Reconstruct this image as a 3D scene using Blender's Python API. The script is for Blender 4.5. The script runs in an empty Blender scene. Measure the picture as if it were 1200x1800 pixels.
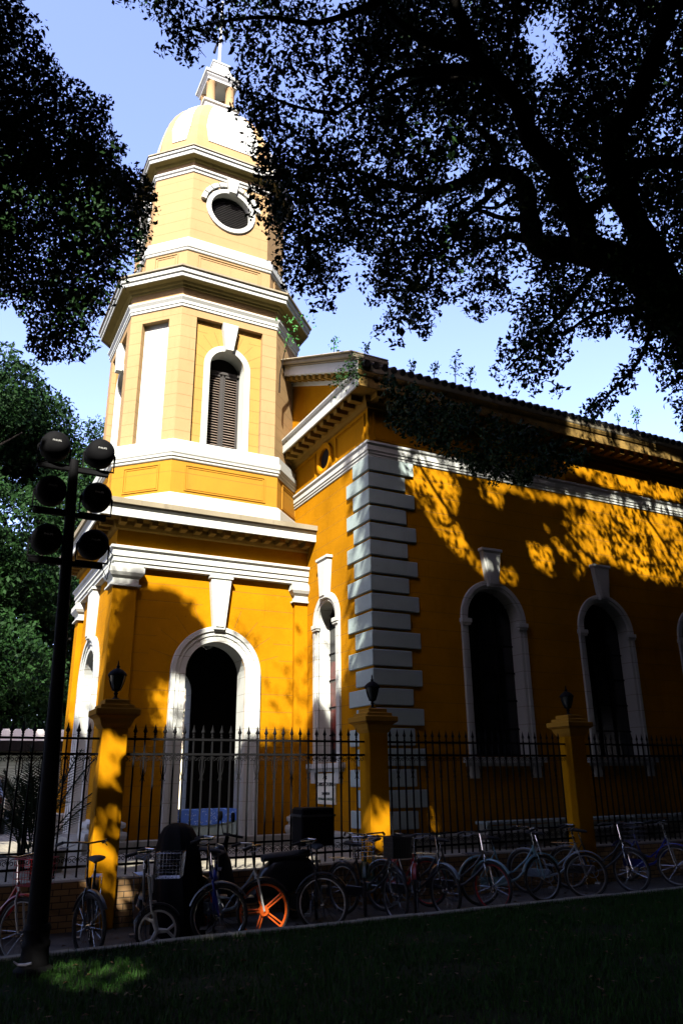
import bpy, bmesh, math, random
import numpy as np
from mathutils import Vector, Matrix
random.seed(7); rng = np.random.default_rng(7)
PI = math.pi
scene = bpy.context.scene
COL = scene.collection

# ------------------------------------------------------------------ camera
F_PX = 1351.95
PITCH, YAW, ROLL = math.radians(19.145), math.radians(27.504), math.radians(-0.685)
_f = np.array([math.sin(YAW)*math.cos(PITCH), math.cos(YAW)*math.cos(PITCH), math.sin(PITCH)])
_r = np.array([math.cos(YAW), -math.sin(YAW), 0.0]); _u = np.cross(_r, _f)
_r, _u = math.cos(ROLL)*_r+math.sin(ROLL)*_u, -math.sin(ROLL)*_r+math.cos(ROLL)*_u
EYE = np.array([0, 0, 1.6])
cd = bpy.data.cameras.new('camera'); cam = bpy.data.objects.new('camera', cd); COL.objects.link(cam)
cd.sensor_fit = 'VERTICAL'; cd.sensor_height = 36; cd.lens = F_PX/1800*36; cd.clip_end = 2000; cd.clip_start = .05
cam.matrix_world = Matrix(((_r[0], _u[0], -_f[0], 0), (_r[1], _u[1], -_f[1], 0), (_r[2], _u[2], -_f[2], 1.6), (0, 0, 0, 1)))
scene.camera = cam

# ------------------------------------------------------------------ light
SUN_EL, SUN_AZ = math.radians(42), math.radians(30)       # azimuth from -Y towards -X
SUN = np.array([-math.sin(SUN_AZ)*math.cos(SUN_EL), -math.cos(SUN_AZ)*math.cos(SUN_EL), math.sin(SUN_EL)])
w = bpy.data.worlds.new('World'); scene.world = w; w.use_nodes = True
nt = w.node_tree; bg = nt.nodes['Background']; sky = nt.nodes.new('ShaderNodeTexSky')
sky.sky_type = 'NISHITA'; sky.sun_disc = False; sky.sun_elevation = SUN_EL
sky.sun_rotation = math.radians(210); sky.air_density = .8; sky.dust_density = 1.8; sky.ozone_density = 4.0
tint = nt.nodes.new('ShaderNodeMix'); tint.data_type = 'RGBA'; tint.blend_type = 'MULTIPLY'; tint.inputs[0].default_value = 1; tint.inputs[7].default_value = (1.15, .93, 1.0, 1)
nt.links.new(sky.outputs[0], tint.inputs[6]); nt.links.new(tint.outputs[2], bg.inputs[0]); bg.inputs[1].default_value = 0.15
sl = bpy.data.lights.new('sun', 'SUN'); sl.energy = 5.0; sl.angle = math.radians(0.53); sl.color = (1, .95, .86)
so = bpy.data.objects.new('sun', sl); COL.objects.link(so)
so.rotation_euler = Vector(SUN).to_track_quat('Z', 'Y').to_euler()
vs = scene.view_settings; vs.view_transform = 'Standard'; vs.look = 'None'; vs.gamma = 1; vs.use_curve_mapping = False
vs.exposure = 2.2
scene.cycles.max_bounces = 5; scene.cycles.diffuse_bounces = 3; scene.cycles.transparent_max_bounces = 6

# ------------------------------------------------------------------ helpers
def px(x, y, d):
    "point at depth d (metres along the optical axis) seen at photograph pixel x, y: used for surveying positions"
    return EYE + d*((x-600)/F_PX*_r - (y-900)/F_PX*_u + _f)
def to_px(P):
    D = np.asarray(P, float)-EYE; z = D@_f; z = np.where(np.abs(z) < 1e-3, 1e-3, z)
    return 600+F_PX*(D@_r)/z, 900-F_PX*(D@_u)/z, z

class MB:
    def __init__(s): s.v = []; s.f = []; s.m = []
    def add(s, vs_, fs, m=0):
        o = len(s.v); s.v.extend([tuple(map(float, p)) for p in vs_]); s.f.extend([tuple(o+i for i in f) for f in fs]); s.m.extend([m]*len(fs))
    def box(s, x0, x1, y0, y1, z0, z1, m=0):
        s.add([(x0,y0,z0),(x1,y0,z0),(x1,y1,z0),(x0,y1,z0),(x0,y0,z1),(x1,y0,z1),(x1,y1,z1),(x0,y1,z1)],
              [(0,3,2,1),(4,5,6,7),(0,1,5,4),(1,2,6,5),(2,3,7,6),(3,0,4,7)], m)
    def fbox(s, fr, u0, u1, d0, d1, z0, z1, m=0):
        P = [fr(u, d, z) for z in (z0, z1) for (u, d) in ((u0,d0),(u1,d0),(u1,d1),(u0,d1))]
        s.add(P, [(0,3,2,1),(4,5,6,7),(0,1,5,4),(1,2,6,5),(2,3,7,6),(3,0,4,7)], m)
    def loft(s, rings, closed=True, caps=True, m=0):
        n = len(rings[0]); V = [p for r in rings for p in r]; Fs = []
        for i in range(len(rings)-1):
            for j in range(n if closed else n-1):
                k = (j+1) % n; Fs.append((i*n+j, i*n+k, (i+1)*n+k, (i+1)*n+j))
        if caps and closed: Fs.append(tuple(range(n))[::-1]); Fs.append(tuple((len(rings)-1)*n+j for j in range(n)))
        s.add(V, Fs, m)
    def tube(s, pts, r, n=8, caps=True, m=0):
        pts = [Vector(p) for p in pts]; k = len(pts)
        rs = list(r) if hasattr(r, '__len__') else [r]*k
        rings = []; up = None
        for i, p in enumerate(pts):
            t = (pts[min(i+1, k-1)]-pts[max(i-1, 0)]).normalized()
            if up is None:
                up = Vector((0,0,1)) if abs(t.z) < .9 else Vector((1,0,0))
            a = (up-t*up.dot(t)); a = a.normalized() if a.length > 1e-6 else t.orthogonal().normalized()
            b = t.cross(a); up = a
            rings.append([p+(a*math.cos(2*PI*j/n)+b*math.sin(2*PI*j/n))*rs[i] for j in range(n)])
        s.loft(rings, True, caps, m)
    def lathe(s, c, prof, n=16, m=0, axis='z'):
        rings = []
        for (r, z) in prof:
            R = []
            for j in range(n):
                a = 2*PI*j/n; x, y = r*math.cos(a), r*math.sin(a)
                R.append((c[0]+x, c[1]+y, c[2]+z) if axis == 'z' else ((c[0]+x, c[1]+z, c[2]+y) if axis == 'y' else (c[0]+z, c[1]+x, c[2]+y)))
            rings.append(R)
        s.loft(rings, True, True, m)
    def torus(s, c, R, r, ax='y', n=32, k=8, a0=0, a1=2*PI, m=0):
        full = abs(a1-a0-2*PI) < 1e-6; N = n if full else n+1; rings = []
        for i in range(N):
            a = a0+(a1-a0)*i/n; ring = []
            for j in range(k):
                b = 2*PI*j/k; rr = R+r*math.cos(b); o = r*math.sin(b)
                x, z = rr*math.cos(a), rr*math.sin(a)
                ring.append((c[0]+x, c[1]+o, c[2]+z) if ax == 'y' else ((c[0]+x, c[1]+z, c[2]+o) if ax == 'z' else (c[0]+o, c[1]+x, c[2]+z)))
            rings.append(ring)
        if full: rings.append(rings[0])
        s.loft(rings, True, not full, m)
    def xf(s, fn): s.v = [tuple(fn(p)) for p in s.v]; return s
    def build(s, name, mat, parent=None, bevel=0, smooth=False, props=None):
        me = bpy.data.meshes.new(name)
        O = parent['_o'] if parent is not None else (0,0,0)
        me.from_pydata([(p[0]-O[0], p[1]-O[1], p[2]-O[2]) for p in s.v], [], s.f)
        mats = mat if isinstance(mat, (list, tuple)) else [mat]
        for q in mats: me.materials.append(q)
        if len(mats) > 1: me.polygons.foreach_set('material_index', s.m)
        bm = bmesh.new(); bm.from_mesh(me); bmesh.ops.recalc_face_normals(bm, faces=bm.faces[:]); bm.to_mesh(me); bm.free()
        if smooth:
            me.polygons.foreach_set('use_smooth', [True]*len(me.polygons)); me.set_sharp_from_angle(angle=math.radians(40))
        me.update()
        o = bpy.data.objects.new(name, me); COL.objects.link(o)
        if parent is not None: o.parent = parent; o['_o'] = O
        else: o['_o'] = (0,0,0)
        if bevel:
            b = o.modifiers.new('bevel', 'BEVEL'); b.width = bevel; b.segments = 1; b.limit_method = 'ANGLE'
        for k_, v_ in (props or {}).items(): o[k_] = v_
        return o
def thing(name, label, cat, loc, group=None):
    o = bpy.data.objects.new(name, None); COL.objects.link(o); o.location = loc; o.empty_display_size = .1
    o['label'] = label; o['category'] = cat; o['_o'] = tuple(map(float, loc))
    if group: o['group'] = group
    return o
def tag(o, label, cat, group=None):
    o['label'] = label; o['category'] = cat
    if group: o['group'] = group
    return o
def struct(o): o['kind'] = 'structure'; return o
def kids(o): return [c for c in list(bpy.data.objects) if c.parent == o]
def share(src, name, parent, off):
    "another child with the same mesh, moved by off"
    o = src.copy(); COL.objects.link(o); o.name = name; o.parent = parent; o.location = off; o['_o'] = parent['_o']
    return o

# ------------------------------------------------------------------ materials
def new_mat(name):
    m = bpy.data.materials.new(name); m.use_nodes = True
    return m, m.node_tree, m.node_tree.nodes['Principled BSDF']
def _n(t, ty, **k):
    n = t.nodes.new(ty)
    for a, b in k.items(): setattr(n, a, b)
    return n
def math_(t, op, a, b=None, clamp=False):
    n = _n(t, 'ShaderNodeMath', operation=op, use_clamp=clamp)
    for i, x in enumerate((a, b)):
        if x is None: continue
        if isinstance(x, (int, float)): n.inputs[i].default_value = x
        else: t.links.new(x, n.inputs[i])
    return n.outputs[0]
def mixc(t, f, a, b):
    n = _n(t, 'ShaderNodeMix', data_type='RGBA')
    for i, x in ((0, f), (6, a), (7, b)):
        if isinstance(x, (int, float)): n.inputs[i].default_value = x
        elif isinstance(x, (tuple, list)): n.inputs[i].default_value = (*x[:3], 1)
        else: t.links.new(x, n.inputs[i])
    return n.outputs[2]
def noise(t, scale, detail=4, rough=.6, vec=None, dist=0):
    n = _n(t, 'ShaderNodeTexNoise'); n.inputs['Scale'].default_value = scale; n.inputs['Detail'].default_value = detail
    n.inputs['Roughness'].default_value = rough; n.inputs['Distortion'].default_value = dist
    if vec is None: vec = _n(t, 'ShaderNodeNewGeometry').outputs['Position']
    t.links.new(vec, n.inputs['Vector']); return n.outputs['Fac']
def ramp(t, f, a, b):
    n = _n(t, 'ShaderNodeMapRange'); t.links.new(f, n.inputs[0]); n.inputs[1].default_value = a; n.inputs[2].default_value = b
    return n.outputs[0]
def simple(name, col, rough=.6, metal=0, var=.25, scale=6, spec=.5, bump=0, bscale=60):
    m, t, p = new_mat(name); c2 = tuple(x*(1-var) for x in col)
    f = ramp(t, noise(t, scale), .35, .65)
    t.links.new(mixc(t, f, col, c2), p.inputs['Base Color'])
    p.inputs['Roughness'].default_value = rough; p.inputs['Metallic'].default_value = metal
    p.inputs['Specular IOR Level'].default_value = spec
    if bump:
        b = _n(t, 'ShaderNodeBump'); b.inputs['Strength'].default_value = bump; b.inputs['Distance'].default_value = .01
        t.links.new(noise(t, bscale, 5), b.inputs['Height']); t.links.new(b.outputs[0], p.inputs['Normal'])
    return m
def stucco(name, col, dark=.22, pitch=None, z0=0, arches=None, streak=.25, grime=(.07,.045,.02), spots=.0):
    """painted render: soft tone changes, rain streaks, hairline scored joints every `pitch` metres that
    turn into radiating voussoir joints round an arch (cx, cy, springing z, radius)"""
    m, t, p = new_mat(name)
    g = _n(t, 'ShaderNodeNewGeometry'); pos = g.outputs['Position']
    f = ramp(t, noise(t, .9, 6), .3, .7); c = mixc(t, f, col, tuple(x*(1-dark) for x in col))
    mp = _n(t, 'ShaderNodeMapping'); mp.inputs['Scale'].default_value = (5, 5, .5); t.links.new(pos, mp.inputs[0])
    st = ramp(t, noise(t, 1.0, 6, .7, mp.outputs[0]), .56, .8); c = mixc(t, math_(t, 'MULTIPLY', st, streak), c, grime)
    fine = noise(t, 22, 5, .7); c = mixc(t, math_(t, 'MULTIPLY', ramp(t, fine, .5, .75), .12), c, grime)
    if spots:
        v = _n(t, 'ShaderNodeTexVoronoi'); v.inputs['Scale'].default_value = 2.2; t.links.new(pos, v.inputs['Vector'])
        c = mixc(t, math_(t, 'MULTIPLY', math_(t, 'LESS_THAN', v.outputs['Distance'], .035), spots), c, grime)
    if streak >= .3:
        sz = _n(t, 'ShaderNodeSeparateXYZ'); t.links.new(pos, sz.inputs[0])
        low = ramp(t, math_(t, 'ADD', sz.outputs[2], math_(t, 'MULTIPLY', noise(t, 3, 5, .7), 1.2)), 1.9, .7); c = mixc(t, math_(t, 'MULTIPLY', low, .45), c, grime)
        pt = ramp(t, noise(t, 1.7, 7, .75, None, 1.5), .60, .66); c = mixc(t, math_(t, 'MULTIPLY', pt, .22), c, tuple(min(x*1.25+.01, 1) for x in col))
    h = math_(t, 'MULTIPLY', noise(t, 45, 6, .7), .25)
    if pitch:
        sp = _n(t, 'ShaderNodeSeparateXYZ'); t.links.new(pos, sp.inputs[0])
        def line(v, pit, w_):
            fr = math_(t, 'FRACT', math_(t, 'DIVIDE', v, pit)); return math_(t, 'LESS_THAN', fr, w_/pit)
        j = line(math_(t, 'SUBTRACT', sp.outputs[2], z0-50*pitch), pitch, .011)
        if arches:
            sn = _n(t, 'ShaderNodeSeparateXYZ'); t.links.new(g.outputs['Normal'], sn.inputs[0])
            isx = math_(t, 'GREATER_THAN', math_(t, 'ABSOLUTE', sn.outputs[0]), .8)
            cx, cy, zs, R, step = arches
            ux = math_(t, 'SUBTRACT', sp.outputs[0], cx); uy = math_(t, 'SUBTRACT', sp.outputs[1], cy)
            u = math_(t, 'ADD', math_(t, 'MULTIPLY', ux, math_(t, 'SUBTRACT', 1, isx)), math_(t, 'MULTIPLY', uy, isx))
            zz = math_(t, 'SUBTRACT', sp.outputs[2], zs)
            r = math_(t, 'SQRT', math_(t, 'ADD', math_(t, 'MULTIPLY', u, u), math_(t, 'MULTIPLY', zz, zz)))
            ins = math_(t, 'MULTIPLY', math_(t, 'LESS_THAN', r, R), math_(t, 'GREATER_THAN', zz, .05))
            an = math_(t, 'ARCTAN2', zz, math_(t, 'ABSOLUTE', u)); fa = math_(t, 'FRACT', math_(t, 'DIVIDE', an, step))
            ja = math_(t, 'LESS_THAN', math_(t, 'MULTIPLY', fa, math_(t, 'MULTIPLY', r, step)), .011)
            j = math_(t, 'ADD', math_(t, 'MULTIPLY', j, math_(t, 'SUBTRACT', 1, ins)), math_(t, 'MULTIPLY', ja, ins), True)
        c = mixc(t, math_(t, 'MULTIPLY', j, .62), c, (.09,.05,.02)); h = math_(t, 'SUBTRACT', h, math_(t, 'MULTIPLY', j, 1.0))
    t.links.new(c, p.inputs['Base Color']); p.inputs['Roughness'].default_value = .9; p.inputs['Specular IOR Level'].default_value = .04
    b = _n(t, 'ShaderNodeBump'); b.inputs['Strength'].default_value = .5; b.inputs['Distance'].default_value = .012
    t.links.new(h, b.inputs['Height']); t.links.new(b.outputs[0], p.inputs['Normal'])
    return m
def leafmat(name, c1, c2):
    m, t, p = new_mat(name); g = _n(t, 'ShaderNodeNewGeometry')
    f = ramp(t, noise(t, 1.1, 3), .3, .7); c = mixc(t, f, c1, c2)
    c = mixc(t, math_(t, 'MULTIPLY', g.outputs['Random Per Island'], .5), c, tuple(x*.35 for x in c1))
    t.links.new(c, p.inputs['Base Color']); p.inputs['Roughness'].default_value = .7; p.inputs['Specular IOR Level'].default_value = .1
    return m
ORANGE = (.30,.126,.001); PALE = (.255,.168,.080); WHITE = (.355,.365,.335)
M = {}
M['porch'] = stucco('orange yellow render', ORANGE, .26, .40, .30, (5.69, 19.69, 3.93, 1.62, .30), .3, (.05,.018,.002), spots=.5)
M['nave'] = stucco('orange yellow render with joints', ORANGE, .28, .39, .37, None, .3, (.05,.018,.002))
M['plainorange'] = stucco('plain orange yellow render', ORANGE, .24, None, 0, None, .25, (.05,.018,.002), spots=.4)
M['ped'] = stucco('weathered yellow render', (.28,.135,.015), .15, .62, 8.05, None, .25)
M['belfry'] = stucco('pale yellow render with joints', PALE, .12, .335, 9.5, None, .2)
M['panel'] = stucco('pale yellow render with arch joints', (.28,.165,.045), .1, .335, 9.5, (5.69, 19.69, 11.9, 1.12, .30), .2)
M['drum'] = stucco('pale yellow render of the drum', PALE, .1, .35, 15.9, None, .15)
M['paleplain'] = stucco('pale yellow plain render', PALE, .12, None, 0, None, .2)
M['white'] = stucco('off white stone paint', WHITE, .1, None, 0, None, .35, (.20,.17,.12))
M['whitejoint'] = stucco('off white stone paint with joints', WHITE, .1, .39, .37, None, .25, (.20,.17,.12))
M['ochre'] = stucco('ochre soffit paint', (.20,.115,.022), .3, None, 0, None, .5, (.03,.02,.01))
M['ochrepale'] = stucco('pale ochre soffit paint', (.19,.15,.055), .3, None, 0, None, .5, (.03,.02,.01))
M['quoin'] = stucco('grey white quoin paint', (.235,.29,.275), .12, None, 0, None, .3, (.15,.14,.12), spots=.5)
M['stained'] = stucco('rain stained cornice top', (.22,.19,.13), .35, None, 0, None, .95, (.07,.055,.04))
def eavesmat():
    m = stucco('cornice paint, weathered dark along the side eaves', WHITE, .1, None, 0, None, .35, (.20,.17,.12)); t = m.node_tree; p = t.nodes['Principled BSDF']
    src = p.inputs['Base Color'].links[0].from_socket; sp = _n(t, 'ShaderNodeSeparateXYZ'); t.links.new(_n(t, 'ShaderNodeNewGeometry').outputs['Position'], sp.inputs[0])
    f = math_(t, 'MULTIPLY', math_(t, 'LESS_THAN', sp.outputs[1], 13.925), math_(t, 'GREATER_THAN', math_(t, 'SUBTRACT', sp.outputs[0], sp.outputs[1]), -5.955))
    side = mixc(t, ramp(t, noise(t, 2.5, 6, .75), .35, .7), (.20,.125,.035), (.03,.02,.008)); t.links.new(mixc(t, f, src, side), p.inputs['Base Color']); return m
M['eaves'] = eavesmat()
M['plinth'] = stucco('grey plinth render', (.30,.31,.27), .3, None, 0, None, .6)
M['dark'] = simple('dark interior shade colour', (.008,.007,.006), .9, var=.3, spec=.1)  # near-black colour puts the interior's shade into inner faces and openings
M['iron'] = simple('black painted iron', (.003,.003,.0035), .75, 0, spec=.08)
M['shutter'] = simple('dark brown shutter paint', (.012,.009,.006), .6, var=.4)
M['slat'] = simple('weathered brown louvre wood', (.13,.095,.07), .7, var=.35, scale=14)
M['glass'] = simple('dark leaded glass', (.008,.008,.012), .18, var=.6, scale=3)
M['redglass'] = simple('dark red stained glass', (.10,.008,.006), .25, var=.7, scale=5)
M['tile'] = simple('dark clay roof tile', (.03,.026,.022), .85, var=.6, scale=4, bump=.4)
M['bark'] = simple('dark tree bark', (.010,.008,.006), .95, var=.5, scale=5, bump=1, bscale=14, spec=.1)
M['leaf'] = leafmat('glossy dark leaves', (.006,.022,.004), (.013,.045,.007))
M['leafA'] = leafmat('dense banyan leaves', (.006,.024,.004), (.013,.045,.007))
M['leafB'] = leafmat('sunlit far leaves', (.003,.014,.002), (.010,.036,.005))
M['leafdark'] = leafmat('shade tree leaves', (.005,.014,.004), (.008,.02,.005))
M['sprig'] = leafmat('young light leaves', (.03,.13,.03), (.05,.17,.04))
M['chrome'] = simple('chrome', (.45,.46,.48), .22, 1, var=.1)
M['alu'] = simple('bare aluminium', (.26,.27,.28), .45, 1, var=.15)
M['rubber'] = simple('black rubber', (.012,.012,.012), .8, var=.2)
M['blackplastic'] = simple('black plastic', (.002,.002,.0025), .8, spec=.08)
def paint(n, c, r=.3): return simple(n, c, r, var=.12, spec=.5)
M['b_black'] = paint('black bicycle paint', (.012,.012,.014)); M['b_blue'] = paint('deep blue bicycle paint', (.01,.02,.18))
M['b_orange'] = paint('orange wheel paint', (.55,.085,.008), .4); M['b_light'] = paint('light blue bicycle paint', (.13,.26,.31))
M['b_red'] = paint('red bicycle paint', (.3,.01,.008)); M['b_white'] = paint('white bicycle paint', (.36,.36,.34)); M['b_silver'] = paint('silver blue bicycle paint', (.14,.18,.21))
M['b_green'] = paint('dark green bicycle paint', (.01,.05,.03))
M['amber'] = simple('amber reflector', (.7,.22,.02), .25)
M['lampglass'] = simple('clear lantern glass', (.035,.04,.035), .15, var=.1)
M['cloth'] = None

# ground materials
def tilemat():
    m, t, p = new_mat('yard paving'); g = _n(t, 'ShaderNodeNewGeometry')
    b = _n(t, 'ShaderNodeTexBrick'); t.links.new(g.outputs['Position'], b.inputs['Vector'])
    b.inputs['Scale'].default_value = 1; b.inputs['Brick Width'].default_value = .24; b.inputs['Row Height'].default_value = .12
    b.inputs['Mortar Size'].default_value = .006; b.inputs['Color1'].default_value = (.20,.18,.13,1); b.inputs['Color2'].default_value = (.14,.13,.10,1); b.inputs['Mortar'].default_value = (.05,.045,.03,1)
    t.links.new(mixc(t, math_(t, 'MULTIPLY', ramp(t, noise(t, 1.5), .4, .7), .4), b.outputs['Color'], (.08,.07,.05)), p.inputs['Base Color']); p.inputs['Roughness'].default_value = .85
    return m
def brickmat():
    m, t, p = new_mat('low brick wall'); g = _n(t, 'ShaderNodeNewGeometry')
    mp = _n(t, 'ShaderNodeMapping'); mp.inputs['Rotation'].default_value = (PI/2, 0, 0); t.links.new(g.outputs['Position'], mp.inputs[0])
    b = _n(t, 'ShaderNodeTexBrick'); t.links.new(mp.outputs[0], b.inputs['Vector'])
    b.inputs['Scale'].default_value = 1; b.inputs['Brick Width'].default_value = .2; b.inputs['Row Height'].default_value = .075
    b.inputs['Mortar Size'].default_value = .006; b.inputs['Color1'].default_value = (.34,.20,.08,1); b.inputs['Color2'].default_value = (.24,.14,.06,1); b.inputs['Mortar'].default_value = (.05,.035,.02,1)
    t.links.new(b.outputs['Color'], p.inputs['Base Color']); p.inputs['Roughness'].default_value = .9
    return m
M['paving'] = tilemat(); M['brick'] = brickmat()
M['asphalt'] = simple('street paving', (.07,.065,.055), .9, var=.5, scale=3, bump=.4)
M['soil'] = simple('lawn soil', (.012,.018,.007), .95, var=.5, scale=8, spec=.1)
M['kerb'] = simple('kerb stone', (.20,.19,.15), .85, var=.4, scale=5, bump=.3)
M['grass'] = leafmat('lawn grass', (.015,.055,.008), (.03,.08,.012))

# ------------------------------------------------------------------ ground
YZ = .25
b = MB(); b.box(-400, 400, 8.93, 600, -.7, -.2); struct(b.build('ground', M['asphalt']))
b = MB(); b.box(-400, 400, 11.62, 600, -.19, YZ); struct(b.build('churchyard_paving', M['paving']))
b = MB(); b.box(-300, 300, -300, 8.84, -.69, 0.0); struct(b.build('lawn_soil', M['soil']))
b = MB(); b.box(-300, 300, 8.85, 8.97, -.5, -.02)
for k_ in range(-8, 40):
    e = rng.normal(0, .004, 4); b.box(k_*.8+.006+e[0], k_*.8+.794, 8.84+e[1], 8.98+e[1], -.4, .03+e[2])
struct(b.build('kerb', M['kerb'], bevel=.012))
b = MB(); b.box(-60, 60, 11.36, 11.62, -.25, .38); o = b.build('low_wall', M['brick'], bevel=.008)
tag(o, 'low brick wall under the iron fence along the churchyard', 'wall')
# grass blades
def grass():
    N = 130000; x = rng.uniform(-2.5, 12.5, N); y = rng.uniform(4.0, 8.83, N)
    X_, Y_, _ = to_px(np.c_[x, y, np.zeros(N)]); keep = (X_ > -40) & (X_ < 1240) & (Y_ < 1850) & (rng.uniform(size=N) < .35+.65*(np.sin(x*2.1+y*1.3)*np.sin(y*2.7-x*.7) > -.55)); x, y = x[keep], y[keep]; N = len(x)
    h = rng.uniform(.02, .085, N); a = rng.uniform(0, 2*PI, N); wd = .004; lx = rng.normal(0, .02, N); ly = rng.normal(0, .02, N)
    V = np.zeros((N, 3, 3)); V[:,0] = np.c_[x-np.cos(a)*wd, y-np.sin(a)*wd, np.zeros(N)]; V[:,1] = np.c_[x+np.cos(a)*wd, y+np.sin(a)*wd, np.zeros(N)]
    V[:,2] = np.c_[x+lx, y+ly, h]
    me = bpy.data.meshes.new('grass'); me.vertices.add(3*N); me.vertices.foreach_set('co', V.reshape(-1))
    me.loops.add(3*N); me.loops.foreach_set('vertex_index', np.arange(3*N)); me.polygons.add(N)
    me.polygons.foreach_set('loop_start', np.arange(N)*3); me.materials.append(M['grass']); me.update(calc_edges=True)
    o = bpy.data.objects.new('grass', me); COL.objects.link(o); o['kind'] = 'stuff'; tag(o, 'short green grass growing on the dark lawn', 'grass')
grass()
def litter():
    N = 900; x = rng.uniform(-2, 11, N); y = rng.uniform(5, 11.2, N); z = np.where(y < 8.84, .03, -.19); y = np.where((y > 8.8) & (y < 9.02), 9.3, y); z = np.where(y > 8.84, -.192, z)
    b = MB()
    for i in range(N):
        a = rng.uniform(0, 6.28); L = rng.uniform(.02, .04); c_, s_ = math.cos(a)*L, math.sin(a)*L; t = rng.uniform(0, .02)
        b.add([(x[i]-c_,y[i]-s_,z[i]),(x[i]+s_*.5,y[i]-c_*.5,z[i]+t),(x[i]+c_,y[i]+s_,z[i]),(x[i]-s_*.5,y[i]+c_*.5,z[i]+t)], [(0,1,2,3)])
    o = b.build('fallen_leaves', simple('dry fallen leaves', (.10,.055,.02), .9, var=.5)); o['kind'] = 'stuff'; tag(o, 'dry fallen leaves scattered over lawn and pavement', 'leaves')
litter()

# ------------------------------------------------------------------ church
XG, YW = 7.96, 13.93           # gable front plane, side wall plane
XC, YC = 5.69, 19.69           # tower axis
XE = 34.0; YB = 2*YC-YW
church = thing('church', 'yellow church with white quoins and octagonal domed bell tower', 'church', (XC, YC, YZ))

def Fr(O, T, N_):
    O = np.array(O, float); T = np.array(T, float); N_ = np.array(N_, float)
    def P(u, d, z): q = O+T*u+N_*d; return (q[0], q[1], z)
    return P
def offset_poly(poly, o):
    n = len(poly); R = []
    for i in range(n):
        a, p, c = (np.array(poly[(i-1) % n]), np.array(poly[i]), np.array(poly[(i+1) % n]))
        e1 = (p-a)/np.linalg.norm(p-a); e2 = (c-p)/np.linalg.norm(c-p)
        n1 = np.array([e1[1], -e1[0]]); n2 = np.array([e2[1], -e2[0]])
        R.append(p+(n1+n2)*o/(1+n1@n2))
    return R
def octa(H, h, c=(XC, YC)):
    x, y = c
    return [(x-h,y-H),(x+h,y-H),(x+H,y-h),(x+H,y+h),(x+h,y+H),(x-h,y+H),(x-H,y+h),(x-H,y-h)]
def sq(H, c=(XC, YC)):
    x, y = c; return [(x-H,y-H),(x+H,y-H),(x+H,y+H),(x-H,y+H)]
def molding(mb, poly, prof, m=0, caps=True):
    rings = [[(q[0], q[1], z) for q in offset_poly(poly, o)] for o, z in prof]
    mb.loft(rings, True, caps, m)
def arch(c, hw, zs, zb):
    return dict(c=c, hw=hw, top=lambda u: zs+math.sqrt(max(hw*hw-(u-c)**2, 0)), bot=lambda u: zb, zb=zb)
def rect(c, hw, z0, z1): return dict(c=c, hw=hw, top=lambda u: z1, bot=lambda u: z0, zb=z0)
def circ(c, r, zc): return dict(c=c, hw=r, top=lambda u: zc+math.sqrt(max(r*r-(u-c)**2, 0)), bot=lambda u: zc-math.sqrt(max(r*r-(u-c)**2, 0)), zb=None)
def arch_wall(mb, P, u0, u1, z0, z1, ops, th, back=True, m=0, mr=0, d=0, seg=20, mback=None):
    ops = sorted(ops, key=lambda o: o['c']); cur = u0; ds = [d]+([d-th] if back else [])
    def quad(a, b_, za0, za1, zb0, zb1):
        for dd in ds: mb.add([P(a,dd,za0),P(b_,dd,zb0),P(b_,dd,zb1),P(a,dd,za1)], [(0,1,2,3)], m if dd == d or mback is None else mback)
    for o in ops:
        l, r = o['c']-o['hw'], o['c']+o['hw']
        if l > cur: quad(cur, l, z0, z1, z0, z1)
        us = [o['c']-o['hw']*math.cos(PI*i/seg) for i in range(seg+1)]
        for a, b_ in zip(us, us[1:]):
            quad(a, b_, o['top'](a), z1, o['top'](b_), z1)
            if o['bot'](o['c']) > z0+1e-4: quad(a, b_, z0, o['bot'](a), z0, o['bot'](b_))
            for g in ('top', 'bot'):
                mb.add([P(a,d,o[g](a)),P(b_,d,o[g](b_)),P(b_,d-th,o[g](b_)),P(a,d-th,o[g](a))], [(0,1,2,3)], mr)
        for e in (l, r):
            if o['top'](e)-o['bot'](e) > 1e-3: mb.add([P(e,d,o['bot'](e)),P(e,d,o['top'](e)),P(e,d-th,o['top'](e)),P(e,d-th,o['bot'](e))], [(0,1,2,3)], mr)
        cur = r
    if cur < u1: quad(cur, u1, z0, z1, z0, z1)
def arch_band(mb, P, c, zs, ri, ro, zb, d0, d1, m=0, seg=28):
    def path(r): return [(c-r, zb)]+[(c-r*math.cos(PI*i/seg), zs+r*math.sin(PI*i/seg)) for i in range(seg+1)]+[(c+r, zb)]
    A, B = path(ri), path(ro)
    rings = [[P(a[0],d0,a[1]),P(a[0],d1,a[1]),P(b_[0],d1,b_[1]),P(b_[0],d0,b_[1])] for a, b_ in zip(A, B)]
    mb.loft(rings, True, True, m)
def keystone(mb, P, c, z0, z1, w0, w1, d0, d1, lip=.0, m=0):
    V = []
    for z, ww in ((z0, w0), (z1, w1)):
        for d in (d0, d1): V += [P(c-ww/2, d, z), P(c+ww/2, d, z)]
    mb.add(V, [(0,1,3,2),(4,6,7,5),(0,4,5,1),(2,3,7,6),(0,2,6,4),(1,5,7,3)], m)
    if lip:
        mb.fbox(P, c-w1/2-.03, c+w1/2+.03, d0, d1+.03, z1-.07, z1, m)
        # inner raised panel
        z2, z3 = z0+.06, z1-.14; f = lambda z: w0+(w1-w0)*(z-z0)/(z1-z0)-.09; V = []
        for z in (z2, z3):
            for d in (d1-.01, d1+.022): V += [P(c-f(z)/2, d, z), P(c+f(z)/2, d, z)]
        mb.add(V, [(0,1,3,2),(4,6,7,5),(0,4,5,1),(2,3,7,6),(0,2,6,4),(1,5,7,3)], m)

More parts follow.
